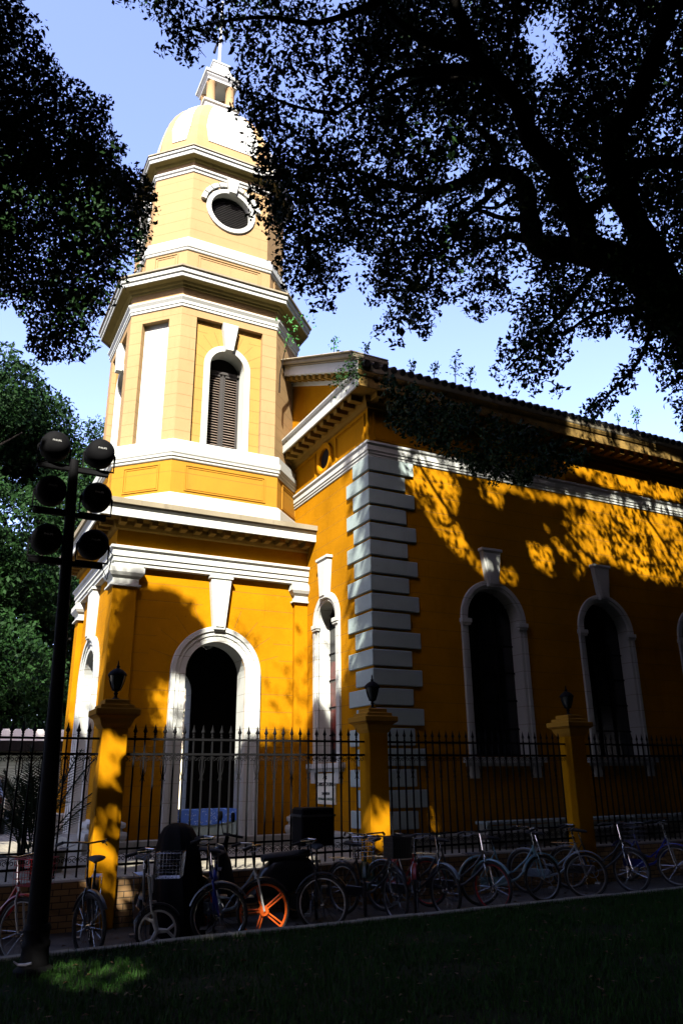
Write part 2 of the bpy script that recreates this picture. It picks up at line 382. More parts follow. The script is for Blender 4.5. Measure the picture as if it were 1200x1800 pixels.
# ---- porch (square base of the tower)
HB = 2.5; x0, x1, y0, y1 = XC-HB, XC+HB, YC-HB, YC+HB
FS = Fr((XC, y0, 0), (1,0,0), (0,-1,0)); FW = Fr((x0, YC, 0), (0,1,0), (-1,0,0)); FN = Fr((XC, y1, 0), (1,0,0), (0,1,0))
b = MB(); op = lambda: [arch(0, .715, 3.93, YZ)]
for k_, P in enumerate((FS, FW, FN)):
    e = HB-.12 if k_ != 1 else HB-.12-.5
    arch_wall(b, P, -e, e, YZ, 6.25, op(), .5, True, 0, 1, -.12, 20, 2)
b.box(x0, x1, y0, y1, 6.25, 7.2)                                   # solid attic with the ceiling below
b.box(x1-.45, x1-.25, y0+.63, y1-.63, YZ, 6.2, 2); b.box(x0+.64, x1-.46, y0+.64, y1-.64, 6.1, 6.24, 2)
porch = b.build('porch', [M['porch'], M['whitejoint'], M['dark']], church)
b = MB()
for (sx, sy) in ((-1,-1),(-1,1),(1,-1),(1,1)):
    cx, cy = XC+sx*(HB-.27), YC+sy*(HB-.27); hx = .27
    if sx > 0: cx = XC+HB-.3
    q = MB(); q.box(cx-hx, cx+hx, cy-.27, cy+.27, .85, 5.75); pil = q.build('pilaster', M['plainorange'], church, bevel=.01)
    q = MB(); s_ = [(cx-hx,cy-.27),(cx+hx,cy-.27),(cx+hx,cy+.27),(cx-hx,cy+.27)]
    molding(q, s_, [(.02,5.75),(.07,5.75),(.07,5.79),(.02,5.80),(.02,5.93),(.08,5.98),(.12,6.05),(.12,6.17),(.09,6.17),(.09,6.22)])
    q.build('capital', M['white'], pil)
    q = MB(); pr = [(.12,YZ),(.12,.47),(.14,.50),(.15,.56),(.14,.62),(.07,.64),(.06,.69),(.11,.71),(.12,.76),(.11,.80),(.04,.83),(.02,.87)]
    molding(q, s_, pr); q.build('base', M['white'], pil, smooth=False)
b = MB(); molding(b, sq(HB), [(.02,6.22),(.02,6.30),(.05,6.30),(.05,6.42),(.08,6.42),(.08,6.56),(.13,6.60),(.13,6.66),(0,6.66)]); b.build('architrave', M['white'], church, bevel=.006)
b = MB(); molding(b, sq(HB-.005), [(.0,6.66),(.0,7.14)]); b.build('frieze', M['plainorange'], church)
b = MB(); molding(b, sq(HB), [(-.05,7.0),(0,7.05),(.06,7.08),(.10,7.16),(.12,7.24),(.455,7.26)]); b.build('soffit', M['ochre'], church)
b = MB(); molding(b, sq(HB), [(.46,7.262),(.46,7.22),(.5,7.22),(.5,7.42),(.53,7.44),(.55,7.47)], m=0)
cor = b.build('cornice', M['white'], church, bevel=.005)
b = MB(); molding(b, sq(HB), [(.5,7.47),(.59,7.50),(.60,7.62),(.3,7.66)]); b.build('cornice_capping', M['stained'], cor)
for P, dx, dy in ((FS,1,0),(FW,0,1),(FN,1,0)):
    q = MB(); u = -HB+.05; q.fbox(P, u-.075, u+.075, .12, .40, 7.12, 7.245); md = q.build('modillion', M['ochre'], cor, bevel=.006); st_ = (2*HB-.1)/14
    for i in range(1, 15): share(md, 'modillion', cor, (dx*st_*i, dy*st_*i, 0))
for P in (FS, FW, FN):
    q = MB(); arch_band(q, P, 0, 3.93, .72, .88, YZ, -.14, -.06); arch_band(q, P, 0, 3.93, .86, .98, YZ, -.14, -.035); arch_band(q, P, 0, 3.93, .96, 1.07, YZ, -.14, .0)
    ab = q.build('arch_surround', M['whitejoint'], church, bevel=.008)
    q = MB(); keystone(q, P, 0, 4.92, 6.2, .27, .52, -.2, .06, .01); q.build('keystone', M['white'], ab, bevel=.01)
# pendant globe inside the arch
q = MB(); q.tube([(XC,y0+.75,6.25),(XC,y0+.75,4.85)], .012); q.lathe((XC,y0+.75,4.72), [(.02,.14),(.09,.12),(.14,.06),(.15,0),(.14,-.07),(.08,-.13),(.02,-.15)], 16)
q.build('porch_globe_lamp', M['lampglass'], church, smooth=True)
q = MB(); q.box(x0-.2, x1-.05, y0-.22, y1+.22, YZ, YZ+.2, 0); q.build('porch_floor', M['plinth'], church, bevel=.01)
q = MB(); q.box(x1-.52, x1-.44, y0+1.4, y0+3.6, YZ+.2, 3.4); q.build('church_door', M['shutter'], church, bevel=.01)

# ---- octagonal stage
b = MB(); molding(b, octa(2.62,1.4), [(.06,7.6),(.06,8.05),(0,8.08),(0,8.12)]); b.build('octagon_plinth', M['white'], church, bevel=.01)
b = MB(); molding(b, octa(2.55,1.38), [(0,8.0),(0,9.05)]); ped = b.build('pedestal_stage', M['ped'], church)
def faces(H, h):
    P = octa(H, h); out = []
    for i in range(8):
        a, c = np.array(P[i]), np.array(P[(i+1) % 8]); L = np.linalg.norm(c-a); t = (c-a)/L
        out.append((Fr((*((a+c)/2), 0), (*t, 0), (t[1], -t[0], 0)), L/2, i % 2 == 0))
    return out
def framed(mb, P, u0, u1, z0, z1, d=0, t=.03, w=.035, m=0):
    for (a, b_, c_, e) in ((u0,u1,z0,z0+w),(u0,u1,z1-w,z1),(u0,u0+w,z0+w,z1-w),(u1-w,u1,z0+w,z1-w)): mb.fbox(P, a, b_, d-.02, d+t, c_, e, m)
q = MB()
for P, L, main in faces(2.55, 1.38): framed(q, P, -L+.33, L-.33, 8.22, 8.9, 0, .022, .03); framed(q, P, -L+.38, L-.38, 8.27, 8.85, 0, .012, .03)
q.build('panel_moulding', M['ped'], ped)
b = MB(); molding(b, octa(2.55,1.38), [(0,8.98),(.04,9.0),(.04,9.06),(.07,9.06),(.07,9.12),(.10,9.16),(.10,9.30),(.05,9.30),(.05,9.52),(-.3,9.54)]); b.build('sill_band', M['white'], church, bevel=.012)
HBF, hBF = 2.42, 1.34
bw = MB(); late = []
sh_objs = []
belf_faces = faces(HBF, hBF)
for fi_, (P, L, main) in enumerate(belf_faces):
    if fi_ in (1, 3): arch_wall(bw, P, -L, L, 9.5, 13.45, [], .13, False, 0, 0)
    elif main:
        arch_wall(bw, P, -L, L, 9.5, 13.45, [rect(0, .93, 9.5, 13.2)], .13, False, 0, 0)
        pn = MB(); late.append(('belfry_panel', pn, ['panel', 'white']))
        arch_wall(pn, P, -.94, .94, 9.5, 13.22, [arch(0, .47, 11.95, 9.5)], .42, False, 0, 1, -.125)
    else:
        hw = L-.36
        arch_wall(bw, P, -L, L, 9.5, 13.45, [rect(0, hw, 9.5, 13.1)], .16, False, 0, 0)
        wp = MB(); late.append(('white_niche', wp, ['white']))
        wp.add([P(-hw,-.16,9.5),P(hw,-.16,9.5),P(hw,-.16,13.1),P(-hw,-.16,13.1)], [(0,1,2,3)])
belf = bw.build('belfry_stage', M['belfry'], church)
for n_, m_, k_ in late: m_.build(n_, [M[x] for x in k_], belf)
for P, L, main in belf_faces:
    if not main: continue
    q = MB(); arch_band(q, P, 0, 11.95, .475, .64, 9.5, -.15, -.09); sr = q.build('window_surround', M['white'], belf, bevel=.008)
    q = MB(); keystone(q, P, 0, 12.40, 13.2, .20, .44, -.14, .06, 0); q.build('keystone', M['white'], belf, bevel=.01)
    q = MB()                                                         # shutters: frames, louvres, glazing above
    D = -.52
    q.fbox(P, -.5, .5, D-.06, D-.03, 9.5, 12.5, 2)
    for s_ in (-1, 1):
        a, c = (0.01, .46) if s_ > 0 else (-.46, -.01)
        for (u0_, u1_) in ((a, a+.06), (c-.06, c)): q.fbox(P, u0_, u1_, D, D+.05, 9.52, 11.93, 0)
        q.fbox(P, a, c, D, D+.05, 9.52, 9.60, 0); q.fbox(P, a, c, D, D+.05, 11.86, 11.93, 0)
        for k_ in range(30):
            z = 9.63+k_*.0745
            V = [P(a+.06,D+.045,z),P(c-.06,D+.045,z),P(c-.06,D+.0,z+.035),P(a+.06,D+.0,z+.035),P(a+.06,D+.045,z-.008),P(c-.06,D+.045,z-.008),P(c-.06,D+.0,z+.027),P(a+.06,D+.0,z+.027)]
            q.add(V, [(0,1,2,3),(4,7,6,5),(0,4,5,1),(3,2,6,7)], 1)
    q.fbox(P, -.47, .47, D, D+.07, 11.93, 12.0, 0); q.fbox(P, -.02, .02, D+.05, D+.07, 9.6, 11.9, 0)
    q.build('louvred_shutters', [M['shutter'], M['slat'], M['dark']], belf)
b = MB(); molding(b, octa(HBF,hBF), [(0,13.4),(.03,13.42),(.03,13.5),(.05,13.5),(.05,13.58),(.10,13.66),(.10,13.7),(0,13.7)]); b.build('belfry_architrave', M['white'], church)
b = MB(); molding(b, octa(HBF,hBF), [(0,13.7),(0,14.05)]); b.build('belfry_frieze', M['belfry'], church)
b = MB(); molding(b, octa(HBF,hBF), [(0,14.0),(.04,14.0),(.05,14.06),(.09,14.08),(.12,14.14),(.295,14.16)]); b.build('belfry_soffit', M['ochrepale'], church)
b = MB(); molding(b, octa(HBF,hBF), [(.30,14.162),(.30,14.12),(.33,14.12),(.33,14.22),(.37,14.24),(.38,14.34),(.36,14.34)]); c2 = b.build('belfry_cornice', M['white'], church, bevel=.004)
b = MB(); molding(b, octa(HBF,hBF), [(.34,14.34),(.42,14.37),(.42,14.42),(.2,14.55),(-.2,14.6)]); b.build('cornice_capping', M['stained'], c2)
# ---- drum
b = MB(); molding(b, octa(2.13,1.22), [(0,14.5),(0,15.5)]); dp = b.build('drum_pedestal', M['paleplain'], church)
q = MB()
for P, L, main in faces(2.13, 1.22): framed(q, P, -L+.28, L-.28, 14.72, 15.38, 0, .022, .03); framed(q, P, -L+.36, L-.36, 14.80, 15.30, 0, .014, .02)
q.build('panel_moulding', M['paleplain'], dp)
b = MB(); molding(b, octa(2.13,1.22), [(0,15.42),(.04,15.44),(.04,15.5),(.07,15.52),(.07,15.7),(.02,15.72),(.02,15.86),(-.2,15.9)]); b.build('drum_sill_band', M['white'], church, bevel=.012)
HD, hD = 2.02, 1.16; dw = MB(); dfaces = faces(HD, hD)
for P, L, main in dfaces: arch_wall(dw, P, -L, L, 15.8, 18.3, [circ(0, .60, 17.25)] if main else [], .3, False, 0, 1)
dr = dw.build('drum_stage', [M['drum'], M['white']], church)
for P, L, main in dfaces:
    if not main: continue
    q = MB(); seg = 40
    for (ri, ro, d) in ((.60,.74,.05),):
        rings = [[P(r*math.cos(2*PI*i/seg), dd, 17.25+r*math.sin(2*PI*i/seg)) for r, dd in ((ri,-.02),(ri,d),(ro,d),(ro,-.02))] for i in range(seg)]
        rings.append(rings[0]); q.loft(rings, True, False)
    for i in range(9):                                               # hood of small blocks
        if i == 4: continue
        a0_, a1_ = PI*(.06+.1*i)+.02, PI*(.06+.1*(i+1))-.02
        rings = [[P(r*math.cos(a), dd, 17.25+r*math.sin(a)) for r, dd in ((.78,-.02),(.78,.1),(.92,.1),(.92,-.02))] for a in (a0_, (a0_+a1_)/2, a1_)]
        q.loft(rings)
    keystone(q, P, 0, 17.82, 18.28, .2, .36, -.02, .16); rs = q.build('oculus_surround', M['white'], dr, bevel=.008)
    q = MB()
    q.add([P(.62*math.cos(2*PI*i/24), -.28, 17.25+.62*math.sin(2*PI*i/24)) for i in range(24)], [tuple(range(24))], 0)
    for k_ in range(19):
        z = 16.68+k_*.062; hw = math.sqrt(max(.6**2-(z+.01-17.25)**2, .0004))
        q.add([P(-hw,-.17,z),P(hw,-.17,z),P(hw,-.24,z+.035),P(-hw,-.24,z+.035),P(-hw,-.17,z-.008),P(hw,-.17,z-.008),P(hw,-.24,z+.027),P(-hw,-.24,z+.027)], [(0,1,2,3),(4,7,6,5),(0,4,5,1)], 1)
    q.build('round_louvre', [M['dark'], M['shutter']], dr)
b = MB(); molding(b, octa(HD,hD), [(0,18.22),(.03,18.24),(.03,18.3),(.07,18.34),(.07,18.4),(0,18.4)]); b.build('drum_architrave', M['white'], church)
b = MB(); molding(b, octa(HD,hD), [(0,18.4),(0,18.66)]); b.build('drum_frieze', M['drum'], church)
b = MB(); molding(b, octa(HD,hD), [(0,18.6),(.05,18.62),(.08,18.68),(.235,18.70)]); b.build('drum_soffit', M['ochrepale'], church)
b = MB(); molding(b, octa(HD,hD), [(.24,18.702),(.24,18.67),(.27,18.67),(.27,18.78),(.31,18.80),(.31,18.87),(.2,18.87)]); c3 = b.build('drum_cornice', M['white'], church, bevel=.004)
b = MB(); molding(b, octa(HD,hD), [(.28,18.87),(.34,18.89),(.32,18.95),(.1,19.1),(-.1,19.12)]); b.build('cornice_capping', M['stained'], c3)
# ---- dome
prof = [(1.97,19.0),(1.95,19.35),(1.92,19.75),(1.86,20.2),(1.74,20.7),(1.56,21.15),(1.32,21.6),(1.05,21.98),(.78,22.25),(.55,22.42)]
b = MB(); b.loft([[(x,y,z) for x,y in octa(H, H*.575)] for H, z in prof]); dome = b.build('dome', M['paleplain'], church)
q = MB()
for i in range(8):                                                    # white shell panels between the ribs
    pts = []
    for k_, (H, z) in enumerate(prof[2:-1]):
        O_ = octa(H+.03, (H+.03)*.575); a, c = np.array(O_[i]), np.array(O_[(i+1) % 8]); L = np.linalg.norm(c-a); t = (c-a)/L
        mg = min(.26, L*.3) if k_ else min(.36, L*.32)
        pts.append((a+t*mg, c-t*mg, z-(0 if k_ else .12)))
    for (A, B_, z), (A2, B2, z2) in zip(pts, pts[1:]): q.add([(*A,z),(*B_,z),(*B2,z2),(*A2,z2)], [(0,1,2,3)])
    cc = np.array([XC, YC])
    (A, B_, z) = pts[0]; q.add([(*A,z),(*B_,z),(*(B_+(cc-B_)*.05),z-.02),(*(A+(cc-A)*.05),z-.02)], [(0,1,2,3)])
    for (A, B_, z), (A2, B2, z2) in zip(pts, pts[1:]):
        for E_, E2 in ((A, A2), (B_, B2)):
            q.add([(*E_,z),(*E2,z2),(*(E2+(cc-E2)*.05),z2-.02),(*(E_+(cc-E_)*.05),z-.02)], [(0,1,2,3)])
q.build('dome_panel', M['white'], dome)
# ---- lantern
b = MB(); b.loft([[(x,y,z) for x,y in sq(L)] for L, z in ((.6,22.3),(.56,22.62),(.62,22.64),(.62,22.72),(.5,22.74))]); lan = b.build('lantern', M['white'], church, bevel=.01)
for sx in (-1,1):
    for sy in (-1,1):
        q = MB(); q.lathe((XC+sx*.33, YC+sy*.33, 22.72), [(.17,0),(.165,.06),(.155,.1),(.145,.9),(.165,.93),(.17,1.0)], 18); q.build('column', M['paleplain'], lan, smooth=True)
b = MB(); b.loft([[(x,y,z) for x,y in sq(L)] for L, z in ((.46,23.7),(.5,23.7),(.5,23.78),(.56,23.86),(.56,23.9),(.6,23.92),(.61,24.02),(.4,24.06))]); b.build('lantern_cornice', M['white'], lan, bevel=.005)
b = MB(); b.loft([[(x,y,z) for x,y in sq(L)] for L, z in ((.46,24.04),(.44,24.1),(.30,24.55),(.28,24.74),(.31,24.76),(.31,24.82))]); b.build('lantern_cap', M['white'], lan)
b = MB(); b.tube([(XC,YC,24.8),(XC,YC,28.0)], [.055,.045], 10); b.build('finial_pole', M['white'], lan, smooth=True)
b = MB(); b.tube([(XC-.07,YC,26.2),(XC-.2,YC,25.5)], [.02,.05]); b.build('pole_bracket', M['blackplastic'], lan)

# ---- nave
nv = [(XG,YW),(XE,YW),(XE,YB),(XG,YB)]
FG = Fr((XG,0,0),(0,1,0),(-1,0,0)); FSd = Fr((0,YW,0),(1,0,0),(0,-1,0))
WX = [11.14+3.48*k for k in range(6)]
b = MB()
arch_wall(b, FSd, XG, XE, .55, 9.8, [arch(x, .73, 5.0, 2.02) for x in WX], .35, False, 0, 1)
GW = [16.085, 2*YC-16.085]
arch_wall(b, FG, YW, YB, .55, 9.8, [arch(y, .465, 5.12, 1.95) for y in GW]+[], .35, False, 0, 1)
b.add([(XE,YW,YZ),(XE,YB,YZ),(XE,YB,9.8),(XE,YW,9.8)], [(0,1,2,3)]); b.add([(XG,YB,YZ),(XE,YB,YZ),(XE,YB,9.8),(XG,YB,9.8)], [(0,1,2,3)])
nave = b.build('nave', [M['nave'], M['whitejoint']], church)
b = MB(); molding(b, nv, [(.10,YZ-.02),(.10,.50),(.06,.55),(-.02,.57)]); b.build('nave_plinth', M['plinth'], nave, bevel=.01)
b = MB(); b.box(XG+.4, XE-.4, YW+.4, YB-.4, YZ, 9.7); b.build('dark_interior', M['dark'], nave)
b = MB(); molding(b, nv, [(0,8.50),(.025,8.51),(.025,8.57),(.045,8.57),(.045,8.64),(.065,8.64),(.065,8.76),(.10,8.80),(.10,8.85),(0,8.85)]); b.build('nave_architrave', M['white'], nave)
b = MB(); molding(b, nv, [(.003,8.84),(.003,9.9)]); fz = b.build('nave_frieze', M['plainorange'], nave)
q = MB()
def fpan(P, u0_, u1_):
    framed(q, P, u0_, u1_, 8.93, 9.62, .003, .03, .03); framed(q, P, u0_+.05, u1_-.05, 8.98, 9.57, .003, .016, .02)
fpan(FG, YW+.12, 15.52); fpan(FG, 16.68, 19.2)
for a, c in [(8.1,9.75),(10.35,13.6),(13.85,17.05),(17.3,20.5),(20.8,24)]: fpan(FSd, a, c)
q.build('frieze_panel_moulding', M['plainorange'], nave)
# oculus in the gable frieze
q = MB(); seg = 32; OC = (16.08, 9.25)
rings = [[FG(OC[0]+r*math.cos(2*PI*i/seg), dd, OC[1]+r*math.sin(2*PI*i/seg)) for r, dd in ((.27,0),(.27,.07),(.33,.10),(.41,.09),(.41,0))] for i in range(seg)]
rings.append(rings[0]); q.loft(rings, True, False); oc = q.build('gable_oculus', M['plainorange'], nave)
q = MB(); q.add([FG(OC[0]+.3*math.cos(2*PI*i/seg), .012, OC[1]+.3*math.sin(2*PI*i/seg)) for i in range(seg)], [tuple(range(seg))]); q.build('oculus_glass', M['dark'], nave)
# cornice round the nave, modillions
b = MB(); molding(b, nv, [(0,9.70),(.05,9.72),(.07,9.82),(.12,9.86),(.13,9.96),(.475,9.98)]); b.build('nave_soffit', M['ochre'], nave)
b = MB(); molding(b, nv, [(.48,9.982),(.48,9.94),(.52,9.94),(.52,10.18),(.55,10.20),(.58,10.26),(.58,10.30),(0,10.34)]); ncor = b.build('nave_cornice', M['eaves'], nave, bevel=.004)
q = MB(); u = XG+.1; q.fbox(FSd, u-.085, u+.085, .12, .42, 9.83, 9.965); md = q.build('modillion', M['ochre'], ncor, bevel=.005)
for i in range(1, 40): share(md, 'modillion', ncor, (i*.36,0,0))
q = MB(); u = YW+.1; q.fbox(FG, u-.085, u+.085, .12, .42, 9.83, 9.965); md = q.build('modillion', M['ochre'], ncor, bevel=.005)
for i in range(1, 31): share(md, 'modillion', ncor, (0,i*.366,0))
# pediment
sl_ = .47; RZ = 10.34
b = MB(); xt = XG-.02
b.add([(xt,YW,RZ-.02),(xt,YB,RZ-.02),(xt,YC,RZ+sl_*(YC-YW))], [(0,1,2)])
b.build('tympanum', M['plainorange'], nave)
def rake(mb, ya, yb, za, zb, xo, xi, n0, n1, m=0):
    "sloping bar from (ya,za) to (yb,zb), thickness measured upward n0..n1, from x=xo to x=xi"
    mb.add([(x,y,z+n) for (y,z) in ((ya,za),(yb,zb)) for n in (n0,n1) for x in (xo,xi)], [(0,1,3,2),(4,6,7,5),(0,4,5,1),(2,3,7,6),(0,2,6,4),(1,5,7,3)], m)
b = MB(); ye = YW-.52
for (ya, yb) in ((ye, YC), (YB+.52, YC)):
    za, zb = 10.30, 10.30+sl_*(YC-ye)
    rake(b, ya, yb, za, zb, XG-.52, XG+.3, .0, .26, 0)
    rake(b, ya, yb, za, zb, XG-.10, XG, -.22, .0, 0); rake(b, ya, yb, za, zb, XG-.16, XG, -.09, .0, 0)
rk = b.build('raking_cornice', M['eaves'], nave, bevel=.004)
q = MB()
for (ya, yb) in ((ye, YC), (YB+.52, YC)):
    for (n0, n1, o) in ((.26,.31,.56),(.31,.42,.64),(.42,.47,.70)): rake(q, ya-.02*(1 if ya<YC else -1), yb, 10.30, 10.30+sl_*(YC-ye), XG-o, XG+.3, n0, n1)
q.build('gutter_moulding', M['stained'], rk, bevel=.02)
for i in range(1, 17):
    for s_ in (1, -1):
        q = MB(); y = YC-s_*(YC-ye)*(1-i/17.5); z = 10.30+sl_*(YC-ye)*(i/17.5)
        q.add([(x,y+dy*s_,z+dy*sl_+n) for dy in (-.08,.08) for n in (-.13,0.002) for x in (XG-.44,XG-.15)], [(0,1,3,2),(4,6,7,5),(0,4,5,1),(2,3,7,6),(0,2,6,4),(1,5,7,3)])
        q.build('modillion', M['ochre'], rk)
# tiled roof: rows of round tiles down the slope
ye2 = YW-.60; ze2 = 10.42; pit = .235; nc = int((XE-XG+.6)/pit); slope_len = YC-ye2
for s_ in (1, -1):
    b = MB(); segs = 6; rows = 14; V = []; Fs = []; per = segs
    X = [XG-.45+(i/segs)*pit for i in range(nc*segs+1)]
    hz = [abs(math.sin(PI*(i/segs)))**.6*.085 for i in range(nc*segs+1)]
    prev = None
    for r_ in range(rows):
        for e in (0, 1):
            tt = (r_+e)/rows; yy = ye2+slope_len*tt; zz = ze2+sl_*slope_len*tt+(.05 if e == 0 else 0.0)
            ring = [(x, yy if s_ > 0 else 2*YC-yy, zz+h_) for x, h_ in zip(X, hz)]
            o_ = len(V); V += ring
            if prev is not None: Fs += [(prev+i, prev+i+1, o_+i+1, o_+i) for i in range(len(X)-1)]
            prev = o_
    b.add(V, Fs)
    b.add([(XG-.45,(ye2 if s_>0 else 2*YC-ye2),ze2-.1),(XE+.3,(ye2 if s_>0 else 2*YC-ye2),ze2-.1),(XE+.3,YC,ze2-.1+sl_*slope_len),(XG-.45,YC,ze2-.1+sl_*slope_len)], [(0,1,2,3)])
    if s_ > 0:
        for i in range(nc): b.tube([(XG-.45+(i+.5)*pit, ye2-.03, ze2+.05),(XG-.45+(i+.5)*pit, ye2+.2, ze2+.05+.2*sl_)], .085, 8)
    b.build('tiled_roof', M['tile'], nave)
b = MB(); b.tube([(XG-.5,YC,ze2+sl_*slope_len+.06),(XE+.3,YC,ze2+sl_*slope_len+.06)], .14, 8); b.build('roof_ridge', M['tile'], nave)
b = MB(); b.box(XG-.2, XE+.3, YW-.59, YW-.50, 10.30, 10.50); b.build('eaves_board', M['stained'], nave)
# quoins
for i in range(20):
    z1_ = 8.49-.395*i; z0_ = z1_-.335; lg = i % 2 == 1
    gy, sx_ = (1.01, .91) if lg else (.69, 1.15)
    if z0_ < .55: z0_ = .58
    if z1_-z0_ < .1: continue
    q = MB(); t_ = .055
    pl = [(XG-t_,YW-t_),(XG+sx_,YW-t_),(XG+sx_,YW+.02),(XG+.02,YW+.02),(XG+.02,YW+gy),(XG-t_,YW+gy)]
    q.loft([[(x,y,z) for x,y in pl] for z in (z0_, z1_)]); q.build('quoin', M['quoin'], nave, bevel=.012)
# nave windows
def nave_window(P, c, hw, zs, zb, ro, ktop, kz, kw, narrow=False):
    q = MB(); t_ = .10 if not narrow else .09
    arch_band(q, P, c, zs, hw, hw+t_, zb-.02, -.02, .03); arch_band(q, P, c, zs, hw+t_-.02, ro, zb-.02, -.02, .055)
    fr = q.build('window_frame', M['whitejoint'], nave, bevel=.008)
    q = MB(); keystone(q, P, c, kz, ktop, kw*.55, kw, -.02, .13, .01); q.build('keystone', M['white'], nave, bevel=.008)
    for s_ in (-1, 1):
        q = MB(); a = c+s_*(hw+.08); q.fbox(P, a-.14, a+.14, -.02, .10, zs-.12, zs-.02); q.fbox(P, a-.12, a+.12, -.02, .085, zs-.17, zs-.12)
        q.build('impost', M['white'], nave, bevel=.01)
    q = MB(); q.fbox(P, c-ro-.16, c+ro+.16, -.3, .16, zb-.13, zb-.02); q.fbox(P, c-ro-.1, c+ro+.1, -.02, .10, zb-.2, zb-.13)
    for s_ in (-1, 1): q.fbox(P, c+s_*(ro-.08)-.1, c+s_*(ro-.08)+.1, -.02, .10, zb-.44, zb-.2)
    q.build('window_sill', M['white'], nave, bevel=.008)
    q = MB(); D = -.3; q.fbox(P, c-hw-.02, c+hw+.02, D-.05, D, zb, zs+hw+.02, 0)
    for uu in ([0] if narrow else [-.24,.24]): q.fbox(P, c+uu-.02, c+uu+.02, D, D+.04, zb, zs+hw*.95, 1)
    zz = zb+.6
    while zz < zs+.1: q.fbox(P, c-hw, c+hw, D, D+.03, zz-.015, zz+.015, 1); zz += .62
    if narrow: q.fbox(P, c-.42, c-.03, D, D+.01, zb+.3, zs-.9, 2); q.fbox(P, c+.03, c+.42, D, D+.01, zb+.3, zs-.9, 2)
    for k_ in range(1, 6):
        a = PI*k_/6; q.add([P(c+.05*math.cos(a),D+.02,zs+.05*math.sin(a)),P(c+hw*math.cos(a-.02),D+.02,zs+hw*math.sin(a-.02)),P(c+hw*math.cos(a+.02),D+.02,zs+hw*math.sin(a+.02))], [(0,1,2)], 1)
    q.build('window_glazing', [M['glass'], M['iron'], M['redglass']], nave)
for x in WX: nave_window(FSd, x, .73, 5.0, 2.02, .92, 6.68, 5.76, .54)
for y in GW: nave_window(FG, y, .465, 5.12, 1.95, .68, 6.66, 5.64, .56, True)
# plaque under the front window
q = MB(); q.fbox(FG, 15.66, 16.52, .0, .05, 1.08, 1.72); pq = q.build('plaque', stucco('white marble', (.62,.62,.50), .1, None, 0, None, .2), church, bevel=.008)
def text_on(body, size, P, c, z, d, parent, mat, name='lettering', ext=.004, flip=True):
    cu = bpy.data.curves.new('t', 'FONT'); cu.body = body; cu.size = size; cu.extrude = ext; cu.align_x = 'CENTER'; cu.align_y = 'CENTER'
    to = bpy.data.objects.new('t', cu); COL.objects.link(to); bpy.context.view_layer.update()
    me = bpy.data.meshes.new_from_object(to.evaluated_get(bpy.context.evaluated_depsgraph_get())); bpy.data.objects.remove(to)
    O = parent['_o']
    for v in me.vertices:
        x, y, zz = v.co; qq = P(c+(-x if flip else x), d+zz, z+y); v.co = (qq[0]-O[0], qq[1]-O[1], qq[2]-O[2])
    me.materials.clear(); me.materials.append(mat); me.update(); o = bpy.data.objects.new(name, me); COL.objects.link(o); o.parent = parent; o['_o'] = O
    return o
text_on('CHRIST CHURCH', .115, FG, 16.09, 1.49, .054, pq, M['iron'])
text_on('SHAMEEN', .085, FG, 16.09, 1.30, .054, pq, M['iron'])
text_on('NONGXI UTANGQUE.', .075, FG, 16.09, 1.19, .054, pq, M['b_green'])
q = MB(); q.fbox(FG, 16.075, 16.105, .05, .06, 1.58, 1.69); q.fbox(FG, 16.045, 16.135, .05, .058, 1.64, 1.665); q.build('cross_emblem', M['iron'], pq)

# ------------------------------------------------------------------ fence and pillars
FY = 11.45; PX = [-1.9, 2.30, 6.50, 10.78, 15.05, 19.3]
pil_lab = ['yellow gate pillar with lantern left of the picture edge', 'sunlit yellow fence pillar with lantern, behind the black bicycle at left', 'yellow fence pillar with lantern in front of the white church quoins',
           'dark fence pillar with lantern between the two side windows', 'shaded fence pillar with lantern right of the second side window', 'shaded fence pillar with lantern past the right end of the bicycles']
def pillar(x, lab):
    t_ = thing('fence_pillar', lab, 'pillar', (x, FY, -.2), 'lantern pillars along the fence')
    q = MB(); h = .175; q.box(x-h, x+h, FY-h, FY+h, -.2, 2.42); q.build('shaft', M['plainorange'], t_, bevel=.012)
    q = MB(); molding(q, sq(h, (x, FY)), [(0,2.30),(.04,2.36),(.07,2.44),(.10,2.46),(.13,2.48),(.13,2.56),(.06,2.57),(.06,2.62),(0,2.63),(0,2.69),(-.05,2.70)]); q.build('cap', M['ped'], t_, bevel=.006)
    q = MB(); q.lathe((x,FY,2.68), [(.09,0),(.09,.02),(.03,.05),(.02,.09),(.035,.11),(.02,.13),(.05,.15),(.06,.165)], 14)
    q.lathe((x,FY,2.68), [(.135,.36),(.13,.385),(.09,.43),(.05,.455),(.02,.47),(.028,.49),(.012,.51),(.012,.55),(.002,.58)], 14)
    for k_ in range(6):
        a = 2*PI*k_/6; q.tube([(x+r*math.cos(a),FY+r*math.sin(a),2.68+z) for r, z in ((.055,.16),(.085,.22),(.11,.30),(.12,.37))], .008, 5)
    q.torus((x,FY,2.84), .06, .008, 'z', 16, 5); q.torus((x,FY,3.045), .125, .01, 'z', 16, 5)
    la = q.build('lantern', M['iron'], t_, smooth=True)
    q = MB(); q.lathe((x,FY,2.68), [(.05,.165),(.078,.22),(.10,.30),(.112,.36)], 14); q.build('lantern_glass', M['lampglass'], la, smooth=True)
for x, l in zip(PX, pil_lab): pillar(x, l)
pk_me = None
def picket_mb(x):
    q = MB(); q.box(x-.011, x+.011, FY-.011, FY+.011, .42, 2.2)
    rings = [[(x+r*math.cos(a), FY+r*math.sin(a), z) for a in (0, PI/2, PI, 3*PI/2)] for r, z in ((.02,2.195),(.022,2.205),(.012,2.215),(.012,2.225),(.022,2.232),(.013,2.245),(.033,2.275),(.018,2.31),(.001,2.385))]
    q.loft(rings); return q
